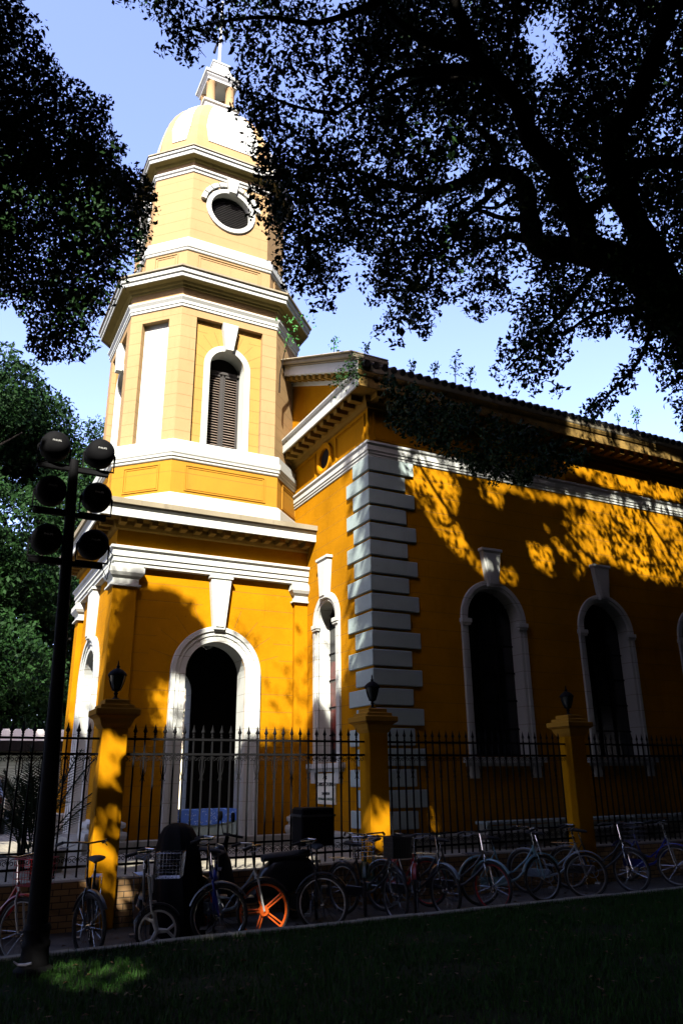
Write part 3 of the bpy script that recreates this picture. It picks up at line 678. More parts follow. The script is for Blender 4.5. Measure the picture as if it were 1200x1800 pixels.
def spiral(q, cx, cz, s_, r0=.026):
    pts = []
    for k_ in range(11):
        a = -PI*.6+k_/10*PI*1.9; r = r0*(1-.55*k_/10); pts.append((cx+s_*r*math.cos(a), FY, cz+r*math.sin(a)))
    q.tube(pts, .0055, 4)
def scroll_mb(x, z):
    q = MB(); q.tube([(x-.062,FY,z-.03),(x-.055,FY,z+.01),(x-.03,FY,z+.034),(x,FY,z+.04),(x+.03,FY,z+.034),(x+.055,FY,z+.01),(x+.062,FY,z-.03)], .005, 4)
    spiral(q, x-.030, z-.01, 1); spiral(q, x+.030, z-.01, -1); return q
def lyre_mb(x):
    q = MB()
    for s_ in (-1, 1): q.tube([(x+s_*o, FY, z) for o, z in ((.015,1.93),(.035,1.88),(.042,1.81),(.034,1.73),(.014,1.66),(.022,1.62),(.036,1.60))], .0055, 4)
    return q
fl = ['black iron fence panel left of the lamp-lit pillar, past the parked car', 'black iron spear-topped fence panel in front of the porch arch', 'black iron fence panel in front of the stepped quoins at the church corner', 'black iron fence panel below the second side window', 'black iron fence panel at the far right behind dim bicycles']
fl[0] = 'black iron fence panel at far left, in front of the parked car and palm'
proto = {}
for bi, (xa, xb) in enumerate(zip(PX, PX[1:])):
    t_ = thing('fence_panel', fl[bi], 'fence', (xa, FY, .38), 'iron fence panels between the pillars'); a, c = xa+.175, xb-.175
    for z, h in ((2.17,.03),(1.965,.03),(.74,.025),(.55,.03)):
        q = MB(); q.box(a, c, FY-.018, FY+.018, z-h/2, z+h/2); q.build('rail', M['iron'], t_)
    n = int(round((c-a)/.141)); st = (c-a)/n
    for i in range(1, n):
        x = a+i*st
        if 'p' not in proto: proto['p'] = (picket_mb(x).build('picket', M['iron'], t_), x-xa)
        else: share(proto['p'][0], 'picket', t_, ((x-xa)-proto['p'][1], 0, 0))
        if i % 2 == 0:
            if 'l' not in proto: proto['l'] = (lyre_mb(x).build('lyre_ornament', M['iron'], t_), x-xa)
            else: share(proto['l'][0], 'lyre_ornament', t_, ((x-xa)-proto['l'][1], 0, 0))
    for i in range(n):
        x = a+(i+.5)*st
        for key, z in (('s1', 1.91), ('s2', .64)):
            if key not in proto: proto[key] = (scroll_mb(x, z).build('scroll', M['iron'], t_), x-xa)
            else: share(proto[key][0], 'scroll', t_, ((x-xa)-proto[key][1], 0, 0))

# ------------------------------------------------------------------ floodlight mast
mx, my = 1.12, 8.16
mast = thing('floodlight_mast', 'tall black lamp mast carrying three crossbars on the lawn at left', 'lamp post', (mx, my, 0))
q = MB(); q.tube([(mx,my,0),(mx-.02,my,1.2),(mx-.06,my,2.6),(mx-.13,my,4.9)], [.10,.085,.066,.05], 16); q.build('pole', M['iron'], mast, smooth=True)
q = MB(); q.lathe((mx,my,0), [(.17,0),(.17,.04),(.13,.07),(.115,.2),(.125,.22),(.125,.25),(.11,.27),(.11,.34),(.12,.36),(.105,.4)], 18); q.build('base', M['iron'], mast, smooth=True)
fk = 0
fl_lab = {(4.79,-1):'upper left black round floodlight on the lawn mast', (4.79,1):'upper right black round floodlight on the lawn mast', (4.28,-1):'middle left black round floodlight on the lawn mast', (4.28,1):'middle right black round floodlight beside the tower pedestal on the mast', (3.75,-1):'lowest left black round floodlight on the lawn mast', (3.75,1):'lowest right black round floodlight with pale name plate on the mast'}
for z in (4.79, 4.28, 3.75):
    xm = mx-.12*z/4.9
    q = MB(); q.box(xm-.38, xm+.36, my-.025, my+.025, z-.025, z+.025); q.build('crossbar', M['iron'], mast, bevel=.004)
    for s_ in (-1, 1):
        cx = xm+s_*.235+.01; cz = z+.23; cy = my-.06
        t_ = thing('floodlight', fl_lab[(z, s_)], 'floodlight', (cx, my, z+.025), 'round floodlights on the mast')
        q = MB(); q.lathe((cx,cy,cz), [(.05,-.10),(.10,-.09),(.145,-.04),(.15,0),(.155,.02),(.155,.12),(.14,.13),(.13,.125)], 24, axis='y'); q.build('housing', M['blackplastic'], t_, smooth=True)
        q = MB(); q.lathe((cx,cy,cz), [(.135,.118),(.05,.128)], 24, axis='y'); q.build('lens', M['glass'], t_)
        q = MB(); q.tube([(cx-.165,my,cz),(cx-.165,my,z+.04),(cx+.165,my,z+.04),(cx+.165,my,cz)], .012, 6); q.tube([(cx-.165,my,cz),(cx-.14,my,cz)], .02, 6); q.tube([(cx+.165,my,cz),(cx+.14,my,cz)], .02, 6); q.build('bracket', M['iron'], t_)
        Pf = Fr((0,cy-.10,0),(1,0,0),(0,-1,0))
        text_on('PHILIPS', .028, Pf, cx, cz+.012, .002, t_, M['b_white'], 'name_plate', .001, False)
q = MB(); q.tube([(mx+.25,my,3.78),(mx+.33,my+.02,3.62),(mx+.36,my,3.9),(mx+.2,my,4.1)], .006, 5); q.build('cable', M['rubber'], mast)
# curved pale strip lying by the mast base
q = MB(); q.tube([px(24,1690,6.6),px(32,1696,6.6),px(46,1696,6.6),px(56,1693,6.6)], [.006,.01,.012,.01], 6); o = q.build('bent_strip', M['b_white'])
tag(o, 'small pale curved strip lying on the lawn by the mast foot', 'debris')

# ------------------------------------------------------------------ bicycles
def bicycle(hub, head, steer, frame, label, rim='alu', R=.33, basket=None, spokes='wire', fork=None, fender=None, rack=True, saddle=.93, bar=1.05, step=True, tall=0):
    """hub: ground point under the front hub; head: heading angle of the bicycle (deg, 0=+X); steer deg"""
    gx, gy = hub; gz = -.2; h = math.radians(head); st = math.radians(steer); WB = 1.04
    fork = fork or frame; fender = fender or frame
    rear = (gx-WB*math.cos(h), gy-WB*math.sin(h))
    t_ = thing('bicycle', label, 'bicycle', (rear[0], rear[1], gz), 'bicycles parked along the fence')
    def W(p):      # local: x forward from the rear hub, z up from ground
        x, y, z = p; return (rear[0]+x*math.cos(h)-y*math.sin(h), rear[1]+x*math.sin(h)+y*math.cos(h), gz+z)
    A = WB-.07
    def S(p):      # steered assembly, turns about the head tube
        x, y, z = p; dx = x-A; c, s_ = math.cos(st), math.sin(st); return W((A+dx*c-y*s_, dx*s_+y*c, z))
    def wheel(c, X, name):
        q = MB(); q.torus((c,0,R), R-.02, .021, 'y', 36, 8); wo = q.xf(X).build('wheel', M['rubber'], t_, smooth=True)
        q = MB(); q.torus((c,0,R), R-.045, .010 if spokes == 'wire' else .016, 'y', 36, 6)
        q.xf(X).build('rim', M[rim], wo, smooth=True)
        q = MB(); q.tube([(c,-.045,R),(c,.045,R)], .022, 8)
        if spokes == 'wire':
            for k_ in range(20):
                a = 2*PI*k_/20; s_ = .03 if k_ % 2 else -.03; a2 = a+(.35 if k_ % 4 < 2 else -.35)
                q.tube([(c+.02*math.cos(a2),s_,R+.02*math.sin(a2)),(c+(R-.045)*math.cos(a),0,R+(R-.045)*math.sin(a))], .0016, 3, False)
        elif spokes == 'five':
            for k_ in range(5):
                a = PI/2+.3+2*PI*k_/5
                for o_ in (-.16, .16): q.tube([(c+.03*math.cos(a+o_*3),0,R+.03*math.sin(a+o_*3)),(c+(R-.045)*math.cos(a+o_*.45),0,R+(R-.045)*math.sin(a+o_*.45))], .010, 6)
            q.tube([(c,-.04,R),(c,.04,R)], .055, 14)
        else:
            for k_ in range(3):
                a = PI/2+.5+2*PI*k_/3
                q.tube([(c,0,R),(c+(R*.45)*math.cos(a),0,R+R*.45*math.sin(a))], [.03,.02], 6)
                for o_ in (-.35, .35): q.tube([(c+(R*.42)*math.cos(a),0,R+R*.42*math.sin(a)),(c+(R-.045)*math.cos(a+o_),0,R+(R-.045)*math.sin(a+o_))], .016, 6)
        q.xf(X).build('spokes', M[rim if spokes != 'wire' else 'chrome'], wo)
    wheel(0, W, 'rear'); wheel(WB, S, 'front')
    BB = (.42,0,.29); HT = (A-.06,0,.80+tall); HB_ = (A-.02,0,.62+tall*.6); ST = (.27,0,.72)
    q = MB()
    if step: q.tube([HB_,(.80,0,.48),(.6,0,.34),BB], .019, 8); q.tube([(HT[0],0,HT[2]-.04),(.78,0,.60),(.55,0,.44),(.36,0,.45)], .014, 8)
    else: q.tube([HB_,BB], .018, 8); q.tube([(HT[0],0,HT[2]-.02),ST], .015, 8)
    q.tube([BB,ST,(.25,0,.80)], .016, 8); q.tube([HB_,HT], .021, 8)
    for s_ in (-1, 1): q.tube([BB,(.1,s_*.055,R),(0,s_*.06,R)], .010, 6); q.tube([ST,(.08,s_*.06,R+.12),(0,s_*.06,R)], .008, 6)
    q.xf(W).build('frame', M[frame], t_, smooth=True)
    q = MB(); q.tube([(HT[0],0,HT[2]),(A-.02,0,R*2+.05)], .016, 8)
    for s_ in (-1, 1): q.tube([(A-.02,s_*.02,R*2+.04),(A,s_*.055,R*2-.04),(A+.03,s_*.055,R+.15),(WB,s_*.05,R)], .012, 7)
    q.xf(S).build('fork', M[fork], t_, smooth=True)
    q = MB(); q.tube([(HT[0]+.01,0,HT[2]-.02),(HT[0]-.03,0,bar-.02)], .013, 8)
    q.tube([(HT[0]-.2,-.29,bar-.02),(HT[0]-.1,-.27,bar+.01),(HT[0]+.03,-.16,bar+.01),(HT[0]-.02,0,bar-.01),(HT[0]+.03,.16,bar+.01),(HT[0]-.1,.27,bar+.01),(HT[0]-.2,.29,bar-.02)], .011, 8)
    hb = q.xf(S).build('handlebar', M['chrome'], t_, smooth=True)
    for s_ in (-1, 1):
        q = MB(); q.tube([(HT[0]-.21,s_*.292,bar-.023),(HT[0]-.10,s_*.272,bar+.008)], .017, 8); q.xf(S).build('grip', M['rubber'], hb, smooth=True)
        q = MB(); q.tube([(HT[0]+.01,s_*.18,bar-.01),(HT[0]-.05,s_*.25,bar-.045),(HT[0]-.13,s_*.29,bar-.05)], .006, 5); q.xf(S).build('brake_lever', M['alu'], hb)
    q = MB(); q.tube([(.25,0,.78),(.22,0,saddle-.04)], .013, 8); q.xf(W).build('seat_post', M['chrome'], t_)
    q = MB(); rings = []
    for x, ww, z, th in ((.08,.06,.02,.03),(.11,.105,.035,.05),(.18,.10,.03,.05),(.26,.055,.02,.045),(.34,.028,.015,.035),(.38,.014,.005,.02)):
        rings.append([(x,ww*math.cos(a),saddle-.03+z+th*.6*math.sin(a)) for a in [2*PI*k_/10 for k_ in range(10)]])
    q.loft(rings); q.xf(W).build('saddle', M['rubber'], t_, smooth=True)
    for c, X, a0_, a1_ in ((0, W, PI*.28, PI*1.12), (WB, S, PI*.18, PI*.9)):
        q = MB(); rings = []
        for k_ in range(15):
            a = a0_+(a1_-a0_)*k_/14
            rings.append([(c+(R+.03+dz)*math.cos(a), y, R+(R+.03+dz)*math.sin(a)) for y, dz in ((-.03,-.012),(-.018,.004),(.018,.004),(.03,-.012),(.016,0),(-.016,0))])
        q.loft(rings); q.xf(X).build('mudguard', M[fender], t_, smooth=True)
    q = MB(); q.torus((.42,-.05,.29), .09, .006, 'y', 18, 5); q.tube([(.42,-.07,.29),(.50,-.08,.14)], .009, 5); q.tube([(.42,.06,.29),(.34,.07,.44)], .009, 5)
    q.box(.46,.54,-.16,-.08,.12,.15); q.box(.30,.38,.07,.15,.43,.46); q.xf(W).build('crank', M['alu'], t_)
    q = MB(); q.box(-.02,.46,-.062,-.046,.26,.39); q.xf(W).build('chain_guard', M[frame], t_, bevel=.02)
    q = MB(); q.tube([(.05,.07,R),(.0,.12,.0)], .008, 5); q.tube([(.05,.07,.1),(.1,.1,.05)], .006, 5); q.xf(W).build('kickstand', M['alu'], t_)
    if rack:
        q = MB()
        for s_ in (-1, 1): q.tube([(.2,s_*.05,.72),(-.25,s_*.06,.72)], .006, 5); q.tube([(-.15,s_*.06,.72),(0,s_*.065,R)], .005, 5)
        for k_ in range(4): q.tube([(.12-k_*.11,-.055,.72),(.12-k_*.11,.055,.72)], .005, 5)
        q.xf(W).build('rear_rack', M['b_black' if frame != 'b_black' else 'chrome'], t_)
    if basket:
        mt, solid, bz = basket; q = MB(); x0_, x1_ = A+.03, A+.30; z0_, z1_ = bz, bz+.26
        for k_ in range(5):
            z = z0_+(z1_-z0_)*k_/4; e = .02*k_/4; q.tube([(x0_,-.15-e,z),(x1_+e,-.15-e,z),(x1_+e,.15+e,z),(x0_,.15+e,z),(x0_,-.15-e,z)], .0035 if k_ < 4 else .006, 4)
        for k_ in range(9):
            y = -.15+.3*k_/8; q.tube([(x0_,y,z0_),(x0_,y*1.12,z1_)], .0025, 4); q.tube([(x1_,y,z0_),(x1_+.02,y*1.12,z1_)], .0025, 4); q.tube([(x0_,y,z0_),(x1_,y,z0_)], .0025, 4)
        for k_ in range(1, 7):
            x = x0_+(x1_-x0_)*k_/7
            for s_ in (-1, 1): q.tube([(x,s_*.15,z0_),(x,s_*.17,z1_)], .0025, 4)
        if solid:
            q.box(x0_+.005,x1_-.005,-.145,-.14,z0_,z1_-.01); q.box(x0_+.005,x1_-.005,.14,.145,z0_,z1_-.01); q.box(x1_-.012,x1_-.006,-.14,.14,z0_,z1_-.01); q.box(x0_+.006,x0_+.012,-.14,.14,z0_,z1_-.01); q.box(x0_,x1_,-.14,.14,z0_-.004,z0_)
        q.xf(S).build('basket', M[mt], t_)
    return t_
def gp(x, y, Yv):      # x on the ground row y=Yv for a photograph column
    d = (x-600)/F_PX*_r-(y-900)/F_PX*_u+_f; return d[0]/d[1]*Yv
BK = [
 dict(c=(37,1630), Y=9.55, head=-60, steer=10, frame='b_red', fork='b_white', basket=('b_red',False,.78), label='bicycle with red wire basket and white fork behind the mast'),
 dict(c=(150,1625), Y=9.50, head=-105, steer=35, frame='b_black', rim='b_black', label='black bicycle with curved handlebar in front of the sunlit pillar', bar=1.16),
 dict(c=(268,1628), Y=9.35, head=-95, steer=72, frame='b_black', rim='b_white', R=.245, spokes='three', fork='b_white', basket=('chrome',False,.78), label='small folding bicycle with pale three-spoke wheels and wire basket'),
 dict(c=(374,1620), Y=9.40, head=-110, steer=88, frame='b_blue', fork='b_blue', fender='alu', rim='chrome', bar=1.15, label='blue bicycle with tall chrome stem and silver mudguards'),
 dict(c=(461,1613), Y=9.45, head=-58, steer=52, frame='b_silver', fork='b_white', rim='b_orange', spokes='five', rack=False, label='shared bicycle with bright orange five-spoke wheels and silver fork', fender='b_black', saddle=.98),
 dict(c=(557,1600), Y=9.60, head=-115, steer=80, frame='b_black', rim='alu', spokes='wire', label='black bicycle with silver rim just right of the orange wheels', fender='b_black'),
 dict(c=(697,1590), Y=9.75, head=-75, steer=-15, frame='b_black', fork='chrome', basket=('b_black',True,.80), label='black bicycle with solid black basket before the middle pillar'),
 dict(c=(640,1585), Y=10.4, head=-130, steer=10, frame='b_green', basket=('chrome',False,.76), label='dark green bicycle with wire basket behind the black basket bicycle'),
 dict(c=(735,1580), Y=9.85, head=-100, steer=-25, frame='b_red', fork='chrome', label='dim red bicycle with slim chrome fork right of the middle pillar'),
 dict(c=(785,1578), Y=9.7, head=-65, steer=-20, frame='b_black', fork='chrome', fender='b_silver', label='dark bicycle with slanted chrome fork and grey mudguard'),
 dict(c=(866,1566), Y=9.75, head=-62, steer=-10, frame='b_black', fork='chrome', rim='b_red', fender='b_light', label='dark bicycle with pale blue mudguard and long chrome fork'),
 dict(c=(955,1560), Y=10.1, head=-12, steer=5, frame='b_light', fork='b_light', fender='b_light', label='light blue bicycle standing side-on with thick sloping tube'),
 dict(c=(1030,1556), Y=10.0, head=-70, steer=30, frame='b_silver', fork='alu', label='grey bicycle seen from behind, right of the light blue one'),
 dict(c=(1112,1550), Y=10.1, head=-60, steer=-15, frame='b_black', fork='chrome', basket=('b_black',False,.80), label='black bicycle with slanted chrome fork near the right edge'),
 dict(c=(1190,1540), Y=10.2, head=-85, steer=20, frame='b_blue', fork='alu', label='dim blue bicycle cut by the right edge of the photo'),
]
for k_ in BK:
    c = k_.pop('c'); Yv = k_.pop('Y'); bicycle((gp(c[0], c[1], Yv), Yv), k_.pop('head'), k_.pop('steer'), k_.pop('frame'), k_.pop('label'), **k_)

# motor scooter with delivery box
def scooter(x, y, head, label, cover=False):
    h = math.radians(head); gz = -.2
    t_ = thing('motor_scooter', label, 'scooter', (x, y, gz))
    def W(p): return (x+p[0]*math.cos(h)-p[1]*math.sin(h), y+p[0]*math.sin(h)+p[1]*math.cos(h), gz+p[2])
    for c in (0, 1.2):
        q = MB(); q.torus((c,0,.22), .17, .05, 'y', 28, 10); q.tube([(c,-.06,.22),(c,.06,.22)], .1, 12); q.xf(W).build('wheel', M['rubber'], t_, smooth=True)
    q = MB(); rings = []
    for X_, ww, z0_, z1_ in ((-.25,.05,.55,.72),(-.15,.14,.42,.78),(.1,.17,.32,.78),(.35,.16,.28,.76),(.5,.13,.26,.62),(.62,.14,.24,.34),(.85,.14,.24,.34),(.95,.17,.3,.80),(1.05,.19,.34,.98),(1.12,.12,.45,1.0)):
        rings.append([(X_,ww*c_,(z0_+z1_)/2+(z1_-z0_)/2*s_) for c_, s_ in [(math.copysign(abs(math.cos(a))**.6,math.cos(a)), math.copysign(abs(math.sin(a))**.6,math.sin(a))) for a in [2*PI*k_/16 for k_ in range(16)]]])
    q.loft(rings); q.xf(W).build('body', M['b_black'], t_, smooth=True)
    q = MB(); q.loft([[(X_,ww*math.cos(a),.80+.05*math.sin(a)+dz) for a in [2*PI*k_/12 for k_ in range(12)]] for X_, ww, dz in ((-.2,.08,.02),(-.1,.14,.02),(.3,.14,0),(.48,.08,-.02))]); q.xf(W).build('seat', M['rubber'], t_, smooth=True)
    q = MB(); q.tube([(1.02,0,.9),(.98,0,1.08)], .03); q.tube([(.86,-.34,1.08),(.98,-.2,1.1),(.98,.2,1.1),(.86,.34,1.08)], .016); hb = q.xf(W).build('handlebar', M['blackplastic'], t_)
    for s_ in (-1, 1):
        q = MB(); q.tube([(.98,s_*.25,1.1),(1.0,s_*.3,1.28)], .007); q.lathe((1.0,s_*.33,1.33), [(.01,-.02),(.06,-.015),(.065,0),(.06,.012),(.01,.015)], 14, axis='x'); q.xf(W).build('mirror', M['blackplastic'], hb)
    q = MB(); q.lathe((1.12,0,.88), [(.09,-.02),(.085,.03),(.05,.05)], 14, axis='x'); q.xf(W).build('headlight', M['lampglass'], t_, smooth=True)
    q = MB(); q.tube([(1.06,0,.6),(1.2,.08,.22)], .025); q.tube([(1.06,0,.6),(1.2,-.08,.22)], .025); q.xf(W).build('fork', M['iron'], t_)
    q = MB(); q.box(-.5,-.02,-.23,.23,.92,1.42); bx = q.xf(W).build('delivery_box', M['blackplastic'], t_, bevel=.025)
    q = MB(); q.box(-.52,.0,-.24,.24,1.30,1.33); q.xf(W).build('lid_seam', M['rubber'], bx)
    return t_
scooter(gp(490,1500,10.75)+.25, 10.75, 175, 'black motor scooter with square black delivery box, before the porch arch')
# draped cover over a parked scooter, left of the arch
def cover():
    c = px(266, 1560, 10.9); cx, cy = c[0], 10.55; q = MB(); rings = []; nn = 40
    for t_, rx, ry in ((0,.30,.62),(.15,.29,.60),(.35,.28,.56),(.55,.28,.50),(.75,.26,.42),(.86,.22,.34),(.93,.17,.26),(.965,.10,.15),(.975,.03,.04)):
        z = -.2+1.32*t_
        rings.append([(cx+rx*math.cos(a)*(1+.07*math.sin(a*7+2*t_)+.04*math.sin(a*13))-.06*t_, cy+ry*math.sin(a)*(1+.05*math.sin(a*9)), z-.03*math.sin(a*7)*(1-t_)*t_) for a in [2*PI*k_/nn for k_ in range(nn)]])
    q.loft(rings); o = q.build('draped_cover', M['blackplastic'], smooth=True)
    tag(o, 'black cloth cover draped over a parked scooter between pillar and wire-basket bicycle', 'cover')
cover()

# ------------------------------------------------------------------ table with cloth in the porch
def clothmat():
    m, t, p = new_mat('blue patterned cloth'); g = _n(t, 'ShaderNodeNewGeometry')
    v = _n(t, 'ShaderNodeTexVoronoi'); v.inputs['Scale'].default_value = 22; t.links.new(g.outputs['Position'], v.inputs['Vector'])
    f = math_(t, 'LESS_THAN', v.outputs['Distance'], .28); t.links.new(mixc(t, f, (.08,.20,.62), (.45,.6,.8)), p.inputs['Base Color']); p.inputs['Roughness'].default_value = .9
    return m
tb = thing('table', 'folding table under cloths inside the porch arch', 'table', (5.68, 17.75, YZ+.2))
q = MB(); q.box(5.02, 6.34, 17.5, 18.1, .96, .99); q.build('tabletop', M['slat'], tb)
for sx in (5.1, 6.26):
    for sy in (17.56, 18.04):
        q = MB(); q.tube([(sx,sy,YZ+.2),(sx,sy,.96)], .018); q.build('leg', M['iron'], tb)
def drape(name, z0_, mat, sc, off, label, hang, cat):
    q = MB(); nn = 60; x0_, x1_, y0_, y1_ = 5.0-off, 6.36+off, 17.48-off, 18.12+off; top = .995+off*.5
    per = []
    for i in range(nn):
        s_ = i/nn*4
        if s_ < 1: p = (x0_+(x1_-x0_)*s_, y0_)
        elif s_ < 2: p = (x1_, y0_+(y1_-y0_)*(s_-1))
        elif s_ < 3: p = (x1_-(x1_-x0_)*(s_-2), y1_)
        else: p = (x0_, y1_-(y1_-y0_)*(s_-3))
        per.append(p)
    cx, cy = (x0_+x1_)/2, (y0_+y1_)/2
    r0 = [(p[0], p[1], top) for p in per]
    rows = [r0]
    for k_ in range(1, 6):
        t_ = k_/5
        rows.append([(cx+(p[0]-cx)*(1+.04*t_*math.sin(i*1.7)), cy+(p[1]-cy)*(1+.08*t_*(1+math.sin(i*1.7))), top-t_*(hang(i, nn))) for i, p in enumerate(per)])
    q.loft(rows, True, False); q.add(r0, [tuple(range(nn))]); o = q.build(name, mat, smooth=True); tag(o, label, cat)
drape('tablecloth', 0, stucco('pale green cloth', (.38,.48,.42), .15, None, 0, None, .2), 1, 0.0, 'pale green cloth hanging to the floor round the porch table', lambda i, n: .52, 'tablecloth')
drape('blue_cloth', 0, clothmat(), 1, .012, 'blue patterned cloth spread across the top of the porch table', lambda i, n: .10+.22*abs(math.sin(i*.105+.9)), 'tablecloth')

# ------------------------------------------------------------------ bench by the side wall
def bench(xa, xb, lab):
    t_ = thing('bench', lab, 'bench', ((xa+xb)/2, YW-.42, YZ), 'pale benches along the side wall')
    q = MB(); q.box(xa, xb, YW-.62, YW-.22, .70, .76); q.build('seat', M['quoin'], t_, bevel=.008)
    q = MB(); q.box(xa, xb, YW-.60, YW-.56, .58, .68); q.build('apron', M['quoin'], t_)
    n = int((xb-xa)/1.4)
    for i in range(n+1):
        x = xa+.1+(xb-xa-.2)*i/max(n,1); q = MB(); q.box(x-.06, x+.06, YW-.58, YW-.26, YZ, .70); q.build('leg', M['plinth'], t_)
bench(10.1, 14.0, 'pale stone bench below the first side window'); bench(14.1, 20.0, 'pale stone bench below the farther side windows')

# ------------------------------------------------------------------ car, palm, low building behind the fence
def car():
    t_ = thing('parked_car', 'dark brown hatchback parked behind the fence at far left', 'car', (1.9, 24.4, YZ))
    yaw_ = math.radians(-104); cx, cy = 1.75, 26.6
    def W(p): return (cx+p[0]*math.cos(yaw_)-p[1]*math.sin(yaw_), cy+p[0]*math.sin(yaw_)+p[1]*math.cos(yaw_), YZ+p[2])
    cp = simple('dark brown car paint', (.05,.028,.015), .18, .3, var=.1)
    q = MB(); rings = []
    #        x     half  zbot  belt  roof  halfroof
    st_ = [(-2.12,.74,.38,.62,.64,.66),(-2.0,.84,.28,.80,.84,.74),(-1.2,.89,.24,.93,1.0,.76),(-.75,.90,.22,.97,1.08,.70),(-.15,.90,.22,.99,1.50,.60),(.4,.90,.22,1.0,1.58,.62),(1.2,.90,.22,1.02,1.55,.62),(1.75,.88,.24,1.04,1.42,.60),(2.08,.84,.30,1.02,1.06,.72),(2.16,.78,.36,.80,.84,.70)]
    for x, hw, zb, be, rf, hr in st_:
        ring = [(x,-hw*.85,zb),(x,-hw,zb+.12),(x,-hw,be-.05),(x,-hw*.96,be)]+[(x,-hr,rf-.06),(x,-hr*.8,rf),(x,hr*.8,rf),(x,hr,rf-.06)]+[(x,hw*.96,be),(x,hw,be-.05),(x,hw,zb+.12),(x,hw*.85,zb)]
        rings.append(ring)
    q.loft(rings); q.xf(W).build('body', cp, t_, smooth=True)
    for s_ in (-1, 1):
        q = MB(); q.add([(-.55,s_*.872,1.04),(-.1,s_*.66,1.42),(.55,s_*.655,1.49),(.55,s_*.885,1.05)], [(0,1,2,3)]); q.add([(.62,s_*.885,1.05),(.62,s_*.655,1.49),(1.3,s_*.66,1.47),(1.75,s_*.80,1.12)], [(0,1,2,3)])
        q.xf(W).build('side_window', M['glass'], t_)
        for xw in (-1.32, 1.36):
            q = MB(); q.torus((xw,s_*.84,.32), .25, .085, 'y', 28, 8); wo = q.xf(W).build('wheel', M['rubber'], t_, smooth=True)
            q = MB(); q.lathe((xw,s_*.84,.32), [(.19,-.07),(.20,.07),(.05,.09)] if s_ > 0 else [(.19,.07),(.20,-.07),(.05,-.09)], 20, axis='y')
            for k_ in range(5):
                a = 2*PI*k_/5; q.tube([(xw,s_*.93,.32),(xw+.19*math.cos(a),s_*.92,.32+.19*math.sin(a))], .022, 6)
            q.xf(W).build('rim', M['alu'], wo)
        q = MB(); q.box(2.05,2.14,s_*.72-.1,s_*.72+.1,.78,.98); q.xf(W).build('tail_light', M['redglass'], t_, bevel=.02)
        q = MB(); q.box(-2.13,-2.0,s_*.62-.14,s_*.62+.14,.62,.76); q.xf(W).build('headlight', M['lampglass'], t_, bevel=.03)
        q = MB(); q.box(-.5,-.35,s_*.98-.08,s_*.98+.08,.98,1.1); q.xf(W).build('door_mirror', cp, t_, bevel=.03)
    q = MB(); q.add([(2.06,-.66,1.10),(2.06,.66,1.10),(1.80,.54,1.40),(1.80,-.54,1.40)], [(0,1,2,3)]); q.xf(lambda p: W((p[0]+.03,p[1],p[2]))).build('rear_window', M['glass'], t_)
    q = MB(); q.box(2.10,2.19,-.80,.80,.36,.52); q.xf(W).build('bumper', M['blackplastic'], t_, bevel=.03)
car()

def frond(q, base, d, L, droop, n=22):
    P0 = Vector(base); d = Vector(d).normalized(); pts = []
    for i in range(n+1):
        s_ = i/n; pts.append(P0+d*L*s_+Vector((0,0,-droop*s_*s_)))
    q.tube(pts[::3]+[pts[-1]], [.012]*(len(pts[::3]))+[.003], 4, m=0)
    side = d.cross(Vector((0,0,1)))
    side = side.normalized() if side.length > .05 else Vector((1,0,0))
    for i in range(4, n):
        t = (pts[i+1]-pts[i]).normalized(); l_ = L*.26*math.sin(PI*(i/n)**.8)+.05
        for s_ in (-1, 1):
            tip = pts[i]+(side*s_*.8+t*.75+Vector((0,0,-.25))).normalized()*l_; w_ = t*.012
            q.add([pts[i]-w_, pts[i]+w_, tip], [(0,1,2)], 0)
pb = px(112, 1500, 14.0)
palm = thing('palm', 'dark feathery palm clump standing behind the fence at left', 'palm', (1.75, 14.6, YZ))
q = MB()
for i in range(30):
    a = rng.uniform(0, 2*PI); e = rng.uniform(.9, 1.45); r = rng.uniform(0, .22)
    frond(q, (1.75+r*math.cos(a), 14.6+r*math.sin(a), YZ+rng.uniform(.1, .7)), (math.cos(a)*math.cos(e), math.sin(a)*math.cos(e), math.sin(e)), rng.uniform(1.2, 2.0), rng.uniform(.3, .8))
q.build('fronds', M['leafdark'], palm)
for i in range(6):
    a = i; q = MB(); q.tube([(1.75+.15*math.cos(a),14.6+.15*math.sin(a),YZ),(1.75+.2*math.cos(a),14.6+.2*math.sin(a),YZ+.9)], [.03,.02], 6); q.build('stem', M['bark'], palm)
q = MB(); q.lathe((2.05,14.1,YZ), [(.16,0),(.2,.28),(.22,.32),(.18,.32)], 16); tag(q.build('flower_pot', M['plinth'], smooth=True), 'grey pot at the foot of the dark palm', 'pot')

lb = thing('garage', 'low garage with roller shutter and pale parapet behind the car', 'building', (1, 29, YZ))
q = MB(); q.box(-12, 5.6, 29, 34, YZ, 2.75); q.build('wall', stucco('garage wall render', (.25,.25,.2), .2), lb)
q = MB(); q.box(-12.3, 5.9, 28.6, 34.2, 2.92, 3.30); q.build('parapet', stucco('pale parapet', (.62,.60,.54), .15), lb, bevel=.01)
q = MB(); q.box(-12.2, 5.8, 28.5, 34.1, 2.60, 2.92); q.build('eaves', M['dark'], lb)
q = MB()
for k_ in range(22): q.box(-1.5, 3.75, 28.955, 28.985, YZ+.02+k_*.105, YZ+.115+k_*.105)
q.build('roller_shutter', simple('pale green shutter metal', (.38,.44,.34), .5, .1, var=.3, scale=2), lb, bevel=.01)
